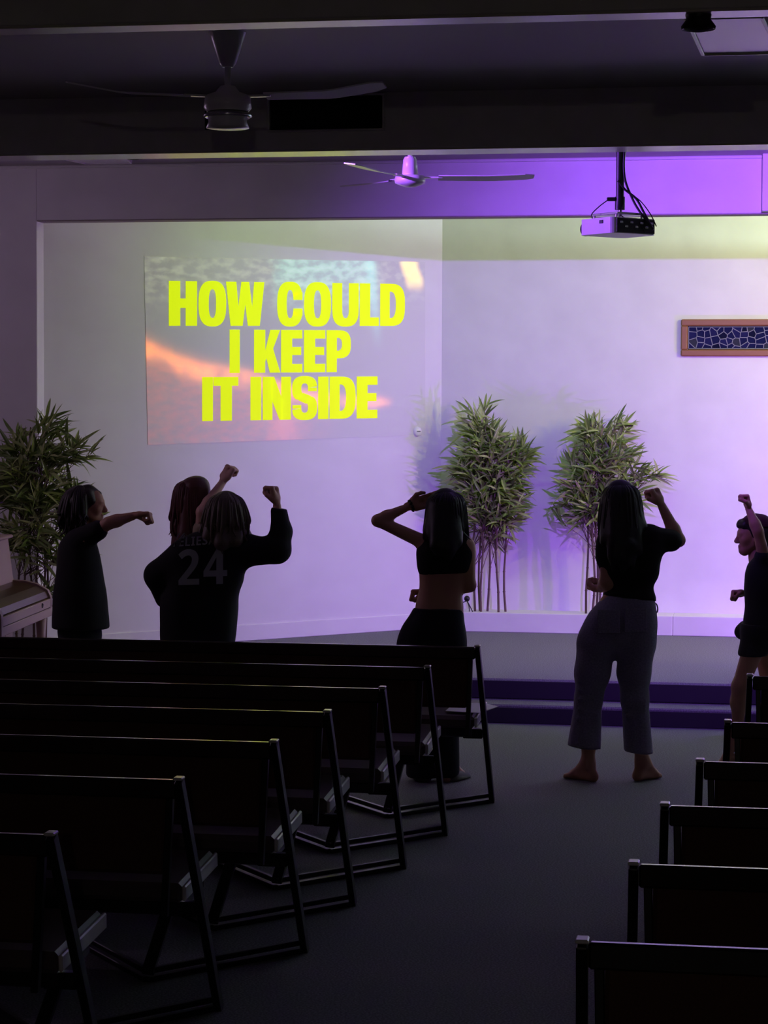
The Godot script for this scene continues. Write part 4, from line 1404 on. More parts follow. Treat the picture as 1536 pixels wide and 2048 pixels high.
func jeans_woman() -> void:
	var f := Vector3(0, 0, -1)
	var t := thing("person", "woman from behind in cropped flared jeans and dark tee, bare feet, right fist raised", "person", Vector3(-0.757, 0, -12.354), YAW, "dancers in front of the stage")
	var b := Blob.new()
	torso(b, [Vector3(-0.055, 0.837, -0.000), Vector3(0.066, 0.843, -0.000)], [Vector3(0.017, 1.058, -0.000), Vector3(0.105, 1.058, -0.000)], [Vector3(0.000, 1.278, -0.000), Vector3(0.132, 1.289, -0.000)], Vector3(0.031, 1.382, -0.010), Vector3(0.024, 1.464, -0.020), f, [0.105, 0.078, 0.09])
	arm(b, Vector3(-0.055, 1.322, -0.000), Vector3(-0.066, 1.104, 0.030), Vector3(-0.077, 1.047, -0.170), 0.95)
	arm(b, Vector3(0.204, 1.338, -0.000), Vector3(0.337, 1.327, -0.050), Vector3(0.249, 1.516, -0.100), 1.0)
	leg(b, Vector3(-0.105, 0.790, -0.000), Vector3(-0.147, 0.466, -0.020), Vector3(-0.154, 0.094, -0.000), Vector3(-0.262, -0.003, -0.100))
	leg(b, Vector3(0.110, 0.790, -0.000), Vector3(0.101, 0.466, -0.020), Vector3(0.147, 0.105, -0.030), Vector3(0.257, 0.008, -0.120))
	put("body", merge([b.mesh(0.011), head(Vector3(0.020, 1.527, -0.030), f, 0.98), hand(Vector3(-0.080, 1.047, -0.170), Vector3(-0.35, 0.02, -0.9), Vector3(-0.1, 1.0, 0.0), 1.0, 1.0, -1.0), hand(Vector3(0.246, 1.521, -0.100), Vector3(-0.35, 0.75, -0.12), Vector3(-0.6, -0.2, -0.6), 1.0, 1.0)]), M.skin, t)
	b = Blob.new()
	b.bone(Vector3(-0.003, 1.272, -0.000), Vector3(0.143, 1.283, -0.000), 0.108, 0.108, 0.05, f, 0.8)
	b.bone(Vector3(0.006, 1.162, -0.000), Vector3(0.124, 1.162, -0.000), 0.104, 0.104, 0.05, f, 0.8)
	b.bone(Vector3(0.017, 0.997, -0.000), Vector3(0.110, 0.997, -0.000), 0.102, 0.102, 0.05, f, 0.85)
	b.bone(Vector3(-0.055, 1.319, -0.000), Vector3(-0.062, 1.240, 0.010), 0.062, 0.058, 0.04)
	b.bone(Vector3(0.196, 1.338, -0.000), Vector3(0.293, 1.326, -0.030), 0.066, 0.062, 0.04)
	b.bone(Vector3(-0.011, 1.349, -0.000), Vector3(0.154, 1.360, -0.000), 0.052, 0.052, 0.05)
	b.cut(Vector3(-0.12, -1, 0), Vector3(0.055, 1.013, -0.000))
	put("tee_shirt", b.mesh(0.011), M.tee_cloth, t)
	b = Blob.new()
	b.bone(Vector3(0.011, 0.991, -0.000), Vector3(0.110, 0.991, -0.000), 0.088, 0.088, 0.05, f, 0.9)
	b.bone(Vector3(-0.047, 0.887, -0.000), Vector3(0.105, 0.901, -0.000), 0.110, 0.110, 0.06, f, 0.95)
	b.bone(Vector3(-0.088, 0.799, -0.000), Vector3(0.094, 0.810, -0.000), 0.118, 0.118, 0.06, f, 0.95)
	b.bone(Vector3(-0.116, 0.744, -0.000), Vector3(-0.135, 0.598, -0.000), 0.108, 0.092, 0.04)
	b.bone(Vector3(-0.135, 0.598, -0.000), Vector3(-0.153, 0.459, -0.010), 0.092, 0.074, 0.04)
	b.bone(Vector3(-0.153, 0.459, -0.010), Vector3(-0.182, 0.129, -0.000), 0.074, 0.096, 0.03)
	b.bone(Vector3(0.107, 0.744, -0.000), Vector3(0.094, 0.598, -0.000), 0.104, 0.086, 0.04)
	b.bone(Vector3(0.094, 0.598, -0.000), Vector3(0.100, 0.459, -0.010), 0.086, 0.074, 0.04)
	b.bone(Vector3(0.100, 0.459, -0.010), Vector3(0.126, 0.140, -0.020), 0.074, 0.080, 0.03)
	for w in 9:   # soft folds at the knees and hems
		var side := w % 2 == 0
		var c: Vector3 = Vector3(-0.160, 0.454, 0.060) if side else Vector3(0.099, 0.448, 0.055)
		var h := (w - 4) * 0.026
		b.bone(c + Vector3(-0.055, h, 0.0), c + Vector3(0.05, h + 0.03 * sin(w * 2.1), 0.004), 0.008, 0.006, 0.02)
	b.cut(Vector3(-0.10, -1, 0), Vector3(-0.028, 0.171, -0.000))
	b.cut(Vector3(0.12, 1, 0), Vector3(0.063, 1.024, -0.000))
	var j := put("jeans", b.mesh(0.011), M.denim, t)
	var s := st()
	for e in [Vector3(-0.062, 0.893, 0.125), Vector3(0.085, 0.899, 0.125)]:   # back pockets
		box(s, e + Vector3(0, 0, 0.008), Vector3(0.12, 0.13, 0.010), 0.004, Basis(Vector3.RIGHT, -0.10))
	put("pocket", done(s), M.denim, j)
	s = st()
	tube(s, smooth([Vector3(0.196, 0.989, -0.000), Vector3(0.214, 0.976, 0.010), Vector3(0.219, 0.943, 0.010), Vector3(0.204, 0.920, -0.000)]), [0.004], 6)
	put("belt_loop", done(s), M.denim, j)
	b = Blob.new()
	b.bone(Vector3(0.013, 1.572, -0.020), Vector3(0.015, 1.547, -0.010), 0.090, 0.092, 0.03)
	locks(b, [[Vector3(-0.039, 1.548, -0.000), Vector3(-0.077, 1.325, 0.060), 0.058, 0.030], [Vector3(-0.009, 1.535, 0.030), Vector3(-0.028, 1.252, 0.110), 0.070, 0.042], [Vector3(0.030, 1.535, 0.030), Vector3(0.027, 1.230, 0.110), 0.070, 0.045], [Vector3(0.054, 1.543, 0.010), Vector3(0.095, 1.278, 0.090), 0.062, 0.035], [Vector3(0.050, 1.548, -0.000), Vector3(0.121, 1.406, 0.030), 0.060, 0.036], [Vector3(-0.045, 1.519, -0.020), Vector3(-0.088, 1.344, -0.000), 0.045, 0.018], [Vector3(-0.028, 1.307, 0.110), Vector3(-0.039, 1.181, 0.115), 0.03, 0.012], [Vector3(0.021, 1.293, 0.110), Vector3(0.015, 1.165, 0.115), 0.034, 0.012], [Vector3(0.060, 1.307, 0.110), Vector3(0.071, 1.197, 0.110), 0.028, 0.012]])
	var hr := put("hair", b.mesh(0.008), M.hair_black, t)
	strands(hr, M.hair_black, Vector3(0.015, 1.539, -0.010), Vector3(0, 0, 1), 0.096, 0.36, 70, 5, 1.12, 0.05)

func crop_top_woman() -> void:
	var f := Vector3(-0.12, 0, -1).normalized()
	var t := thing("person", "woman from behind in a black crop top, left hand held to her long dark hair", "person", Vector3(-1.675, 0, -12.178), YAW, "dancers in front of the stage")
	var b := Blob.new()
	torso(b, [Vector3(-0.085, 0.858, -0.000), Vector3(-0.014, 0.858, -0.000)], [Vector3(-0.069, 1.061, -0.000), Vector3(-0.003, 1.067, -0.000)], [Vector3(-0.069, 1.264, -0.000), Vector3(0.052, 1.259, -0.000)], Vector3(-0.011, 1.357, -0.010), Vector3(-0.010, 1.434, -0.020), f, [0.105, 0.082, 0.092])
	arm(b, Vector3(-0.129, 1.314, -0.000), Vector3(-0.385, 1.431, -0.020), Vector3(-0.214, 1.507, -0.050), 0.86)
	arm(b, Vector3(0.102, 1.297, -0.000), Vector3(0.121, 1.078, -0.000), Vector3(-0.109, 1.023, -0.200), 0.95)
	leg(b, Vector3(-0.118, 0.748, -0.000), Vector3(-0.129, 0.414, -0.030), Vector3(-0.129, 0.085, -0.020), Vector3(-0.148, -0.002, -0.180))
	leg(b, Vector3(-0.019, 0.748, -0.000), Vector3(-0.002, 0.414, -0.030), Vector3(0.019, 0.093, -0.000), Vector3(0.101, -0.005, -0.130))
	put("body", merge([b.mesh(0.011), head(Vector3(-0.010, 1.485, -0.040), Vector3(-0.3, 0, -1), 0.98), hand(Vector3(-0.211, 1.510, -0.050), Vector3(0.95, 0.28, -0.05), Vector3(0.0, 0.15, 1.0), 0.22, 1.0, -1.0), hand(Vector3(-0.098, 1.023, -0.200), Vector3(-1, 0.02, -0.05), Vector3(0, -1, 0.2), 1.0, 1.0)]), M.skin, t)
	b = Blob.new()
	b.bone(Vector3(-0.071, 1.259, -0.000), Vector3(0.052, 1.253, -0.000), 0.100, 0.100, 0.05, f, 0.8)
	b.bone(Vector3(-0.069, 1.174, -0.000), Vector3(0.033, 1.174, -0.000), 0.094, 0.094, 0.05, f, 0.82)
	b.bone(Vector3(-0.104, 1.330, -0.000), Vector3(-0.096, 1.270, -0.000), 0.036, 0.05, 0.04)
	b.bone(Vector3(0.080, 1.325, -0.000), Vector3(0.069, 1.270, -0.000), 0.036, 0.05, 0.04)
	b.cut(Vector3(0.05, -1, 0), Vector3(-0.022, 1.144, -0.000))
	put("crop_top", b.mesh(0.010), M.black_cloth, t)
	b = Blob.new()
	b.bone(Vector3(-0.085, 0.929, -0.000), Vector3(-0.014, 0.935, -0.000), 0.098, 0.098, 0.05, f, 0.9)
	b.bone(Vector3(-0.129, 0.825, -0.000), Vector3(-0.019, 0.836, -0.000), 0.112, 0.112, 0.06, f, 0.95)
	b.bone(Vector3(-0.157, 0.748, -0.000), Vector3(-0.014, 0.753, -0.000), 0.118, 0.118, 0.06, f, 0.9)
	b.bone(Vector3(-0.151, 0.720, -0.000), Vector3(-0.129, 0.388, -0.020), 0.112, 0.090, 0.04)
	b.bone(Vector3(-0.129, 0.388, -0.020), Vector3(-0.123, 0.035, -0.020), 0.090, 0.100, 0.03)
	b.bone(Vector3(-0.014, 0.720, -0.000), Vector3(-0.013, 0.388, -0.020), 0.108, 0.080, 0.04)
	b.bone(Vector3(-0.013, 0.388, -0.020), Vector3(0.000, 0.060, -0.000), 0.080, 0.072, 0.03)
	b.cut(Vector3(0, 1, 0), Vector3(-0.036, 0.957, -0.000))
	b.cut(Vector3(0, -1, 0), Vector3(-0.036, 0.022, -0.000))
	put("trousers", b.mesh(0.012), M.navy_cloth, t)
	b = Blob.new()
	for x in [[Vector3(0.025, 0.027, -0.000), Vector3(0.095, -0.003, -0.120)], [Vector3(-0.129, 0.025, -0.000), Vector3(-0.149, -0.007, -0.160)]]:
		b.bone(x[0], x[1], 0.048, 0.047, 0.03, Vector3.UP, 0.9)
		b.bone(x[0] - Vector3(0, 0.012, 0), x[1] - Vector3(0, 0.008, 0), 0.04, 0.038, 0.02, Vector3.UP, 0.5)
	b.cut(Vector3(0, -1, 0), Vector3(0, 0.002, 0))
	put("shoes", b.mesh(0.008), M.shoe, t)
	b = Blob.new()
	b.bone(Vector3(-0.013, 1.524, -0.030), Vector3(-0.010, 1.500, -0.020), 0.088, 0.09, 0.03)
	locks(b, [[Vector3(-0.052, 1.517, -0.000), Vector3(-0.097, 1.354, 0.030), 0.060, 0.040], [Vector3(-0.036, 1.491, 0.020), Vector3(-0.060, 1.304, 0.100), 0.07, 0.045], [Vector3(-0.003, 1.491, 0.020), Vector3(-0.003, 1.287, 0.100), 0.072, 0.05], [Vector3(0.025, 1.495, -0.000), Vector3(0.039, 1.324, 0.080), 0.062, 0.042], [Vector3(0.036, 1.462, -0.000), Vector3(0.080, 1.402, -0.000), 0.045, 0.022], [Vector3(-0.075, 1.422, 0.020), Vector3(-0.119, 1.332, 0.030), 0.035, 0.014], [Vector3(-0.049, 1.317, 0.100), Vector3(-0.055, 1.244, 0.110), 0.035, 0.012], [Vector3(0.003, 1.304, 0.100), Vector3(0.008, 1.233, 0.110), 0.038, 0.012]])
	var hr := put("hair", b.mesh(0.008), M.hair_black, t)
	strands(hr, M.hair_black, Vector3(-0.010, 1.495, -0.020), Vector3(0.1, 0, 1), 0.096, 0.26, 60, 4, 1.05, 0.05)
	var s := st()
	var ax := (Vector3(-0.214, 1.507, -0.050) - Vector3(-0.385, 1.431, -0.020)).normalized()
	var sd := ax.cross(Vector3(0, 0, 1)).normalized()
	var bb := Basis(sd, ax, sd.cross(ax))
	for i in 9:
		var an := TAU * i / 9.0
		lathe(s, [Vector2(0, -0.010), Vector2(0.008, -0.006), Vector2(0.0105, 0.0), Vector2(0.008, 0.006), Vector2(0, 0.010)], Transform3D(bb, Vector3(-0.200, 1.512, -0.050) + bb * Vector3(cos(an) * 0.027, 0, sin(an) * 0.027)), 8)
	var br := put("bracelet", done(s), M.black_plastic, t)

func jersey_person() -> void:
	var f := Vector3(0.1, 0, -1).normalized()
	var t := thing("person", "person in dark sports jersey numbered 24, right fist raised, left hand on hip", "person", Vector3(-3.187, 0, -12.651), YAW, "dancers in front of the stage")
	var b := Blob.new()
	torso(b, [Vector3(-0.064, 0.666, -0.000), Vector3(0.041, 0.672, -0.000)], [Vector3(-0.058, 0.898, -0.000), Vector3(0.070, 0.910, -0.000)], [Vector3(-0.023, 1.189, -0.000), Vector3(0.163, 1.212, -0.000)], Vector3(0.133, 1.305, -0.010), Vector3(0.144, 1.377, -0.020), f, [0.12, 0.11, 0.10])
	arm(b, Vector3(0.250, 1.230, -0.000), Vector3(0.468, 1.253, -0.000), Vector3(0.442, 1.484, -0.050), 1.0)
	arm(b, Vector3(-0.122, 1.183, -0.000), Vector3(-0.254, 1.064, -0.040), Vector3(-0.205, 0.910, -0.140), 1.0)
	leg(b, Vector3(-0.093, 0.608, -0.000), Vector3(-0.102, 0.313, -0.030), Vector3(-0.099, 0.079, -0.000), Vector3(-0.158, -0.010, -0.140))
	leg(b, Vector3(0.070, 0.608, -0.000), Vector3(0.079, 0.313, -0.030), Vector3(0.087, 0.079, -0.000), Vector3(0.124, -0.010, -0.140))
	put("body", merge([b.mesh(0.012), head(Vector3(0.149, 1.435, -0.030), Vector3(0.3, 0, -1), 1.0), hand(Vector3(0.442, 1.487, -0.050), Vector3(-0.18, 1, -0.05), Vector3(-0.9, 0, -0.4), 1.0, 1.08), hand(Vector3(-0.205, 0.907, -0.140), Vector3(0.6, -0.7, 0), Vector3(0.3, 0, 1), 0.5, 1.0)]), M.skin, t)
	b = Blob.new()
	b.bone(Vector3(-0.035, 1.183, -0.000), Vector3(0.169, 1.207, -0.000), 0.118, 0.118, 0.06, f, 0.85)
	b.bone(Vector3(-0.070, 1.058, -0.000), Vector3(0.128, 1.073, -0.000), 0.128, 0.128, 0.06, f, 0.88)
	b.bone(Vector3(-0.096, 0.904, -0.000), Vector3(0.087, 0.916, -0.000), 0.136, 0.136, 0.06, f, 0.9)
	b.bone(Vector3(-0.093, 0.782, -0.000), Vector3(0.076, 0.794, -0.000), 0.138, 0.138, 0.06, f, 0.92)
	b.bone(Vector3(-0.087, 0.666, -0.000), Vector3(0.058, 0.677, -0.000), 0.140, 0.140, 0.06, f, 0.95)
	b.bone(Vector3(0.000, 1.247, -0.000), Vector3(0.262, 1.247, -0.000), 0.075, 0.066, 0.06)
	b.bone(Vector3(0.238, 1.212, -0.000), Vector3(0.445, 1.224, -0.000), 0.088, 0.080, 0.05)
	b.bone(Vector3(0.445, 1.230, -0.000), Vector3(0.470, 1.328, -0.020), 0.078, 0.060, 0.03)
	b.bone(Vector3(0.470, 1.328, -0.020), Vector3(0.451, 1.472, -0.045), 0.060, 0.046, 0.03)
	b.bone(Vector3(-0.110, 1.178, -0.000), Vector3(-0.242, 1.070, -0.040), 0.092, 0.084, 0.05)
	b.bone(Vector3(-0.242, 1.070, -0.040), Vector3(-0.215, 0.929, -0.120), 0.082, 0.058, 0.03)
	b.cut(Vector3(0, -1, 0), Vector3(0.000, 0.602, -0.000))
	b.cut(Vector3(0.1, 1, 0.0), Vector3(0.454, 1.463, -0.000))
	var jb := b
	var jm := put("jersey", b.mesh(0.012), M.black_cloth, t)
	print_on(jm, jb, "24", 0.205, Vector3(0.017, 1.128, -0.000), 0.03, 0.0, 0.9)
	print_on(jm, jb, "VELIESAUNT", 0.05, Vector3(0.038, 1.282, -0.000), 0.075, 0.0, 1.0)
	b = Blob.new()
	b.bone(Vector3(-0.070, 0.637, -0.000), Vector3(0.047, 0.637, -0.000), 0.12, -1.0, 0.05, f, 0.95)
	b.bone(Vector3(-0.093, 0.579, -0.000), Vector3(-0.099, 0.090, -0.000), 0.10, 0.075, 0.04)
	b.bone(Vector3(0.076, 0.579, -0.000), Vector3(0.087, 0.090, -0.000), 0.10, 0.075, 0.04)
	b.cut(Vector3(0, -1, 0), Vector3(0.000, 0.079, -0.000))
	put("trousers", b.mesh(0.014), M.navy_cloth, t)
	b = Blob.new()
	b.bone(Vector3(0.149, 1.473, -0.030), Vector3(0.150, 1.450, -0.010), 0.092, 0.096, 0.03)
	locks(b, [[Vector3(0.105, 1.465, -0.000), Vector3(0.056, 1.302, 0.050), 0.068, 0.040], [Vector3(0.135, 1.452, 0.020), Vector3(0.134, 1.270, 0.090), 0.075, 0.05], [Vector3(0.181, 1.451, 0.010), Vector3(0.209, 1.281, 0.080), 0.07, 0.045], [Vector3(0.209, 1.436, -0.010), Vector3(0.233, 1.335, -0.000), 0.052, 0.045], [Vector3(0.233, 1.349, -0.000), Vector3(0.295, 1.299, -0.020), 0.040, 0.014], [Vector3(0.229, 1.330, 0.030), Vector3(0.269, 1.283, 0.020), 0.034, 0.012], [Vector3(0.074, 1.337, 0.050), Vector3(0.028, 1.286, 0.060), 0.034, 0.012]])
	var hr := put("hair", b.mesh(0.009), M.hair_fair, t)
	strands(hr, M.hair_fair, Vector3(0.150, 1.450, -0.010), Vector3(-0.1, 0, 1), 0.100, 0.20, 70, 3, 1.2, 0.06)

func print_on(jm: Node3D, b: Blob, text: String, size: float, c: Vector3, tilt: float, slant: float, squeeze: float) -> void:
	# lettering laid on the cloth: each corner of the flat text is carried back onto the surface
	var x := -0.5 * text.length()
	var font := SystemFont.new()
	font.font_names = PackedStringArray(["Droid Sans"])
	font.font_weight = 700
	var tm := TextMesh.new()
	tm.text = text
	tm.font = font
	tm.font_size = 32
	tm.pixel_size = size / 23.0
	tm.depth = 0.0
	var arr := tm.get_mesh_arrays()
	var vs: PackedVector3Array = arr[Mesh.ARRAY_VERTEX]
	var idx: PackedInt32Array = arr[Mesh.ARRAY_INDEX]
	var s := SurfaceTool.new()
	s.begin(Mesh.PRIMITIVE_TRIANGLES)
	var cache := {}
	for i in idx:
		var v := vs[i]
		if not cache.has(v):
			var p := c + Vector3(v.x * squeeze * cos(tilt), v.y + v.x * sin(tilt), 0.35)
			for k in 40:
				var d := b.at(p)
				if d < 0.004:
					break
				p.z -= maxf(d * 0.8, 0.002)
				if p.z < -0.3:
					break
			cache[v] = p + Vector3(0, 0, 0.004)
		s.set_normal(Vector3(0, 0, 1))
		s.add_vertex(cache[v])
	var o := put("print", s.commit(), M.grey_print, jm)
	o.set_meta("label", "grey printed lettering %s" % text)

func red_hair_person() -> void:
	var f := Vector3(0.75, 0, -0.65).normalized()
	var t := thing("person", "red-haired person mostly hidden behind the jersey wearer, pale raised arm and fist", "person", Vector3(-3.404, 0, -13.324), YAW, "dancers in front of the stage")
	var b := Blob.new()
	torso(b, [Vector3(-0.015, 0.668, -0.000), Vector3(0.052, 0.668, -0.000)], [Vector3(-0.015, 0.913, -0.000), Vector3(0.058, 0.913, -0.000)], [Vector3(-0.034, 1.167, -0.000), Vector3(0.083, 1.173, -0.000)], Vector3(0.015, 1.308, -0.000), Vector3(0.021, 1.387, -0.010), f, [0.11, 0.085, 0.092])
	arm(b, Vector3(0.060, 1.234, 0.100), Vector3(0.070, 1.418, 0.140), Vector3(0.188, 1.596, 0.020), 0.95)
	arm(b, Vector3(-0.059, 1.205, -0.080), Vector3(-0.079, 0.982, -0.100), Vector3(-0.031, 0.817, -0.040), 0.95)
	leg(b, Vector3(-0.030, 0.603, -0.030), Vector3(-0.030, 0.312, -0.030), Vector3(-0.021, 0.064, -0.000), Vector3(0.072, 0.000, -0.060))
	leg(b, Vector3(0.055, 0.610, 0.030), Vector3(0.058, 0.315, -0.000), Vector3(0.062, 0.071, 0.050), Vector3(0.156, 0.009, -0.000))
	put("body", merge([b.mesh(0.012), head(Vector3(0.025, 1.489, -0.000), f, 1.0), hand(Vector3(0.188, 1.599, 0.020), Vector3(0.45, 0.85, -0.1), Vector3(0.5, -0.3, -0.8), 1.0, 1.05), hand(Vector3(-0.031, 0.817, -0.040), Vector3(0.1, -1, 0), Vector3(0.6, 0, 0.2), 0.4)]), M.skin_pale, t)
	b = Blob.new()
	b.bone(Vector3(-0.040, 1.161, -0.000), Vector3(0.077, 1.167, -0.000), 0.104, -1.0, 0.05, f, 0.85)
	b.bone(Vector3(-0.037, 1.051, -0.000), Vector3(0.067, 1.051, -0.000), 0.102, -1.0, 0.05, f, 0.88)
	b.bone(Vector3(-0.034, 0.806, -0.000), Vector3(0.058, 0.806, -0.000), 0.106, -1.0, 0.05, f, 0.9)
	b.bone(Vector3(-0.034, 0.928, -0.000), Vector3(0.058, 0.928, -0.000), 0.102, -1.0, 0.05, f, 0.88)
	b.bone(Vector3(-0.034, 0.683, -0.000), Vector3(0.052, 0.683, -0.000), 0.115, -1.0, 0.05, f, 0.95)
	b.bone(Vector3(0.053, 1.221, 0.090), Vector3(0.065, 1.308, 0.120), 0.060, 0.056, 0.04)
	b.bone(Vector3(-0.059, 1.199, -0.080), Vector3(-0.069, 1.106, -0.090), 0.058, 0.054, 0.04)
	b.bone(Vector3(-0.034, 1.247, -0.000), Vector3(0.068, 1.255, 0.040), 0.05, 0.05, 0.05)
	b.cut(Vector3(0, -1, 0), Vector3(0.015, 0.606, -0.000))
	put("shirt", b.mesh(0.012), M.pale_cloth, t)
	b = Blob.new()
	b.bone(Vector3(-0.021, 0.652, -0.000), Vector3(0.052, 0.652, -0.000), 0.112, -1.0, 0.05, f, 0.95)
	b.bone(Vector3(-0.030, 0.588, -0.030), Vector3(-0.025, 0.064, -0.000), 0.095, 0.07, 0.04)
	b.bone(Vector3(0.061, 0.594, 0.030), Vector3(0.062, 0.071, 0.050), 0.095, 0.07, 0.04)
	b.cut(Vector3(0, -1, 0), Vector3(0.015, 0.052, -0.000))
	put("trousers", b.mesh(0.014), M.navy_cloth, t)
	b = Blob.new()
	b.bone(Vector3(0.002, 1.528, -0.010), Vector3(-0.009, 1.504, -0.000), 0.094, 0.094, 0.03)
	locks(b, [[Vector3(-0.034, 1.504, -0.000), Vector3(-0.069, 1.327, 0.020), 0.068, 0.056], [Vector3(-0.064, 1.342, -0.000), Vector3(-0.093, 1.168, 0.020), 0.058, 0.040], [Vector3(-0.016, 1.482, 0.060), Vector3(-0.031, 1.271, 0.100), 0.055, 0.045], [Vector3(-0.033, 1.285, 0.080), Vector3(-0.063, 1.148, 0.080), 0.048, 0.030], [Vector3(0.048, 1.541, 0.020), Vector3(0.064, 1.488, 0.070), 0.055, 0.030], [Vector3(0.018, 1.548, 0.035), Vector3(0.007, 1.481, 0.050), 0.078, 0.066], [Vector3(0.040, 1.559, -0.000), Vector3(0.055, 1.536, 0.030), 0.066, 0.05]])
	var hr := put("hair", b.mesh(0.009), M.hair_red, t)
	strands(hr, M.hair_red, Vector3(-0.006, 1.504, -0.000), Vector3(-0.75, 0, 0.65), 0.098, 0.28, 60, 2, 1.08, 0.05)

func profile_person() -> void:
	var f := Vector3(1, 0, -0.15).normalized()
	var t := thing("person", "person in profile by the piano, loose black top, arm punched straight out", "person", Vector3(-3.946, 0, -12.828), YAW, "dancers in front of the stage")
	var b := Blob.new()
	torso(b, [Vector3(-0.029, 0.743, -0.080), Vector3(-0.007, 0.759, 0.080)], [Vector3(-0.032, 0.954, -0.060), Vector3(-0.016, 0.964, 0.060)], [Vector3(-0.036, 1.176, -0.090), Vector3(-0.006, 1.188, 0.090)], Vector3(-0.009, 1.310, -0.000), Vector3(0.006, 1.381, -0.000), f, [0.11, 0.085, 0.092])
	arm(b, Vector3(0.032, 1.271, 0.150), Vector3(0.178, 1.370, 0.190), Vector3(0.327, 1.413, 0.160), 0.98)
	arm(b, Vector3(-0.038, 1.233, -0.150), Vector3(-0.072, 1.020, -0.180), Vector3(-0.003, 0.871, -0.160), 0.95)
	leg(b, Vector3(-0.041, 0.683, -0.080), Vector3(-0.023, 0.339, -0.080), Vector3(-0.041, 0.061, -0.080), Vector3(0.078, -0.006, -0.090))
	leg(b, Vector3(-0.013, 0.699, 0.080), Vector3(0.011, 0.360, 0.080), Vector3(-0.007, 0.085, 0.080), Vector3(0.112, 0.021, 0.090))
	put("body", merge([b.mesh(0.012), head(Vector3(0.030, 1.465, -0.000), f, 0.99), hand(Vector3(0.321, 1.413, 0.160), Vector3(1, 0.10, 0.05), Vector3(0, -1, 0.15), 1.0, 1.05), hand(Vector3(-0.003, 0.871, -0.160), Vector3(0.5, -0.8, 0), Vector3(-0.6, -0.4, 0), 0.9)]), M.skin, t)
	b = Blob.new()
	b.bone(Vector3(-0.044, 1.192, -0.080), Vector3(-0.016, 1.208, 0.080), 0.112, -1.0, 0.06)
	b.bone(Vector3(-0.036, 1.087, -0.090), Vector3(-0.006, 1.099, 0.090), 0.130, -1.0, 0.06)
	b.bone(Vector3(-0.030, 0.952, -0.090), Vector3(-0.006, 0.966, 0.090), 0.152, -1.0, 0.06)
	b.bone(Vector3(-0.027, 0.826, -0.090), Vector3(-0.003, 0.842, 0.090), 0.162, -1.0, 0.06)
	b.bone(Vector3(-0.024, 0.697, -0.090), Vector3(0.000, 0.715, 0.090), 0.168, -1.0, 0.06)
	b.bone(Vector3(0.003, 1.269, 0.110), Vector3(0.111, 1.325, 0.170), 0.070, 0.060, 0.04)
	b.bone(Vector3(-0.040, 1.232, -0.120), Vector3(-0.050, 1.066, -0.170), 0.066, 0.062, 0.04)
	b.cut(Vector3(0, -1, 0), Vector3(-0.018, 0.742, -0.000))
	put("loose_top", b.mesh(0.012), M.black_cloth, t)
	b = Blob.new()
	b.bone(Vector3(-0.033, 0.729, -0.070), Vector3(-0.014, 0.743, 0.070), 0.125, -1.0, 0.05)
	b.bone(Vector3(-0.035, 0.668, -0.080), Vector3(-0.041, 0.085, -0.080), 0.115, 0.08, 0.04)
	b.bone(Vector3(0.005, 0.685, 0.080), Vector3(-0.001, 0.108, 0.080), 0.115, 0.08, 0.04)
	b.cut(Vector3(0, -1, 0), Vector3(-0.018, 0.085, -0.000))
	put("trousers", b.mesh(0.014), M.dark_denim, t)
	b = Blob.new()
	b.bone(Vector3(0.012, 1.494, -0.000), Vector3(-0.018, 1.483, -0.000), 0.088, 0.092, 0.03)
	locks(b, [[Vector3(-0.046, 1.478, -0.030), Vector3(-0.078, 1.358, -0.050), 0.062, 0.042], [Vector3(-0.029, 1.473, 0.050), Vector3(-0.050, 1.343, 0.070), 0.064, 0.040], [Vector3(-0.009, 1.482, 0.065), Vector3(0.005, 1.365, 0.085), 0.046, 0.030], [Vector3(0.038, 1.526, 0.060), Vector3(0.062, 1.497, 0.068), 0.034, 0.022], [Vector3(0.022, 1.522, -0.060), Vector3(0.045, 1.492, -0.068), 0.034, 0.022], [Vector3(-0.071, 1.375, -0.000), Vector3(-0.095, 1.316, -0.000), 0.04, 0.014], [Vector3(-0.045, 1.364, 0.060), Vector3(-0.068, 1.308, 0.070), 0.034, 0.012], [Vector3(0.042, 1.542, -0.000), Vector3(0.095, 1.530, -0.000), 0.045, 0.020]])
	var hr := put("hair", b.mesh(0.009), M.hair_brown, t)
	strands(hr, M.hair_brown, Vector3(-0.006, 1.477, -0.000), Vector3(-1, 0, 0.3), 0.098, 0.17, 80, 1, 1.18, 0.05)

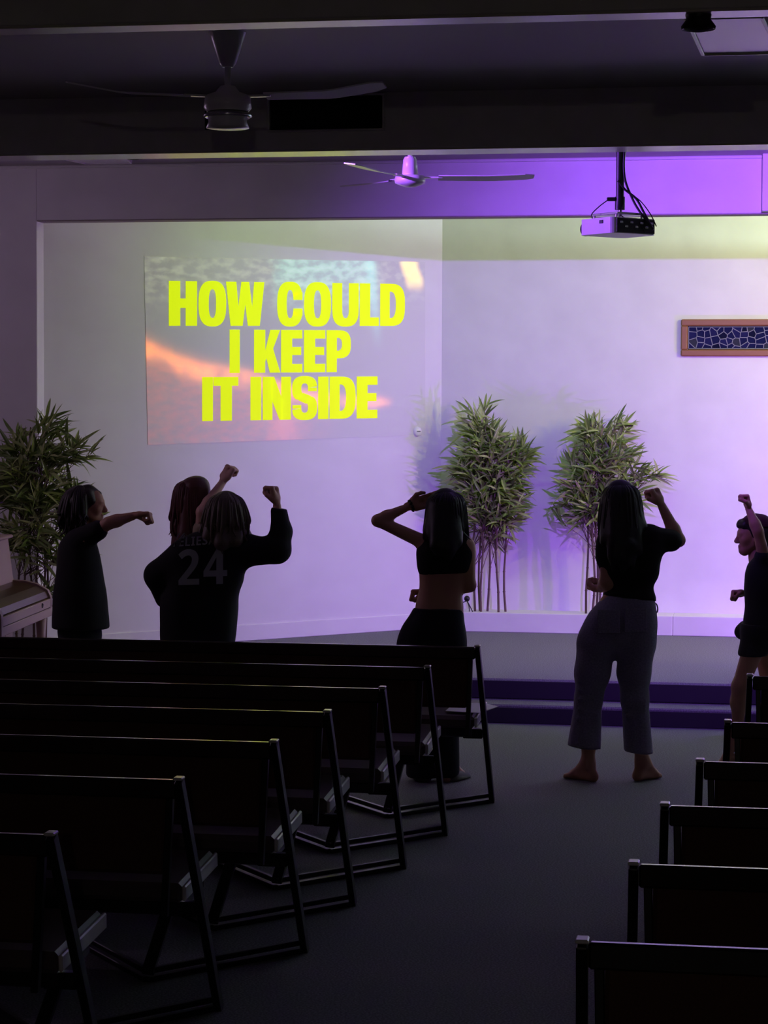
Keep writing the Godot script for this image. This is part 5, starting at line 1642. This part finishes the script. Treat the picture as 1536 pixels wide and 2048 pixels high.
func child() -> void:
	var f := Vector3(-1, 0, -0.12).normalized()
	var t := thing("person", "child in profile with cap and shorts, one arm raised past the face", "person", Vector3(-0.018, 0, -13.179), YAW, "dancers in front of the stage")
	var b := Blob.new()
	torso(b, [Vector3(0.048, 0.775, -0.060), Vector3(0.028, 0.787, 0.060)], [Vector3(0.046, 0.937, -0.050), Vector3(0.029, 0.945, 0.050)], [Vector3(0.055, 1.105, -0.070), Vector3(0.032, 1.115, 0.070)], Vector3(0.020, 1.197, -0.000), Vector3(0.009, 1.255, -0.000), f, [0.095, 0.075, 0.08])
	arm(b, Vector3(0.039, 1.165, 0.130), Vector3(-0.011, 1.352, 0.170), Vector3(-0.060, 1.481, 0.120), 0.82)
	arm(b, Vector3(0.046, 1.131, -0.120), Vector3(0.079, 0.959, -0.140), Vector3(-0.035, 0.971, -0.130), 0.82)
	leg(b, Vector3(0.009, 0.730, 0.070), Vector3(-0.094, 0.453, 0.100), Vector3(-0.101, 0.172, 0.070), Vector3(-0.208, 0.036, 0.090), 0.84)
	leg(b, Vector3(0.067, 0.716, -0.070), Vector3(0.108, 0.424, -0.070), Vector3(0.110, 0.091, -0.050), Vector3(0.024, 0.013, -0.060), 0.84)
	put("body", merge([b.mesh(0.011), head(Vector3(-0.009, 1.313, -0.000), f, 0.93), hand(Vector3(-0.060, 1.479, 0.120), Vector3(-0.2, 1, 0.05), Vector3(-0.9, 0, 0.3), 1.0, 0.85), hand(Vector3(-0.032, 0.971, -0.130), Vector3(-1, 0.02, 0), Vector3(0, -0.8, 0.5), 1.0, 0.85)]), M.skin, t)
	b = Blob.new()
	b.bone(Vector3(0.057, 1.098, -0.080), Vector3(0.030, 1.110, 0.080), 0.092, -1.0, 0.05)
	b.bone(Vector3(0.056, 1.028, -0.075), Vector3(0.031, 1.040, 0.075), 0.094, -1.0, 0.05)
	b.bone(Vector3(0.055, 0.964, -0.070), Vector3(0.032, 0.976, 0.070), 0.096, -1.0, 0.05)
	b.bone(Vector3(0.057, 0.878, -0.060), Vector3(0.036, 0.888, 0.060), 0.094, -1.0, 0.05)
	b.bone(Vector3(0.055, 0.789, -0.070), Vector3(0.032, 0.803, 0.070), 0.106, -1.0, 0.05)
	b.bone(Vector3(0.033, 1.157, 0.100), Vector3(0.020, 1.206, 0.140), 0.052, 0.046, 0.04)
	b.bone(Vector3(0.044, 1.125, -0.110), Vector3(0.059, 1.062, -0.130), 0.052, 0.048, 0.04)
	b.cut(Vector3(0, -1, 0), Vector3(0.044, 0.743, -0.000))
	put("tee_shirt", b.mesh(0.010), M.kid_cloth, t)
	b = Blob.new()
	b.bone(Vector3(0.049, 0.777, -0.070), Vector3(0.026, 0.791, 0.070), 0.112, -1.0, 0.05)
	b.bone(Vector3(0.009, 0.727, 0.070), Vector3(-0.022, 0.642, 0.080), 0.094, 0.082, 0.04)
	b.bone(Vector3(0.067, 0.713, -0.070), Vector3(0.082, 0.625, -0.070), 0.094, 0.086, 0.04)
	b.bone(Vector3(-0.006, 0.756, -0.050), Vector3(-0.062, 0.753, -0.050), 0.062, 0.044, 0.04)
	b.cut(Vector3(0, -1, 0), Vector3(0.029, 0.627, -0.000))
	b.cut(Vector3(0, 1, 0), Vector3(0.029, 0.813, -0.000))
	put("shorts", b.mesh(0.010), M.kid_cloth, t)
	b = Blob.new()
	b.bone(Vector3(0.003, 1.348, -0.000), Vector3(0.023, 1.337, -0.000), 0.080, 0.084, 0.03)
	locks(b, [[Vector3(0.038, 1.331, -0.000), Vector3(0.055, 1.244, -0.000), 0.070, 0.040], [Vector3(0.016, 1.323, 0.060), Vector3(0.015, 1.277, 0.070), 0.034, 0.02], [Vector3(0.036, 1.316, -0.060), Vector3(0.038, 1.268, -0.070), 0.034, 0.02], [Vector3(-0.058, 1.378, 0.020), Vector3(-0.090, 1.377, -0.000), 0.036, 0.020], [Vector3(-0.045, 1.393, -0.030), Vector3(-0.081, 1.394, -0.020), 0.034, 0.018]])
	put("hair", b.mesh(0.008), M.hair_brown, t)
	b = Blob.new()
	b.bone(Vector3(-0.003, 1.360, -0.000), Vector3(0.023, 1.354, -0.000), 0.088, 0.091, 0.02)
	b.cut(Vector3(-0.15, -1, 0), Vector3(0.000, 1.374, -0.000))
	put("cap", b.mesh(0.008), M.maroon_cloth, t)
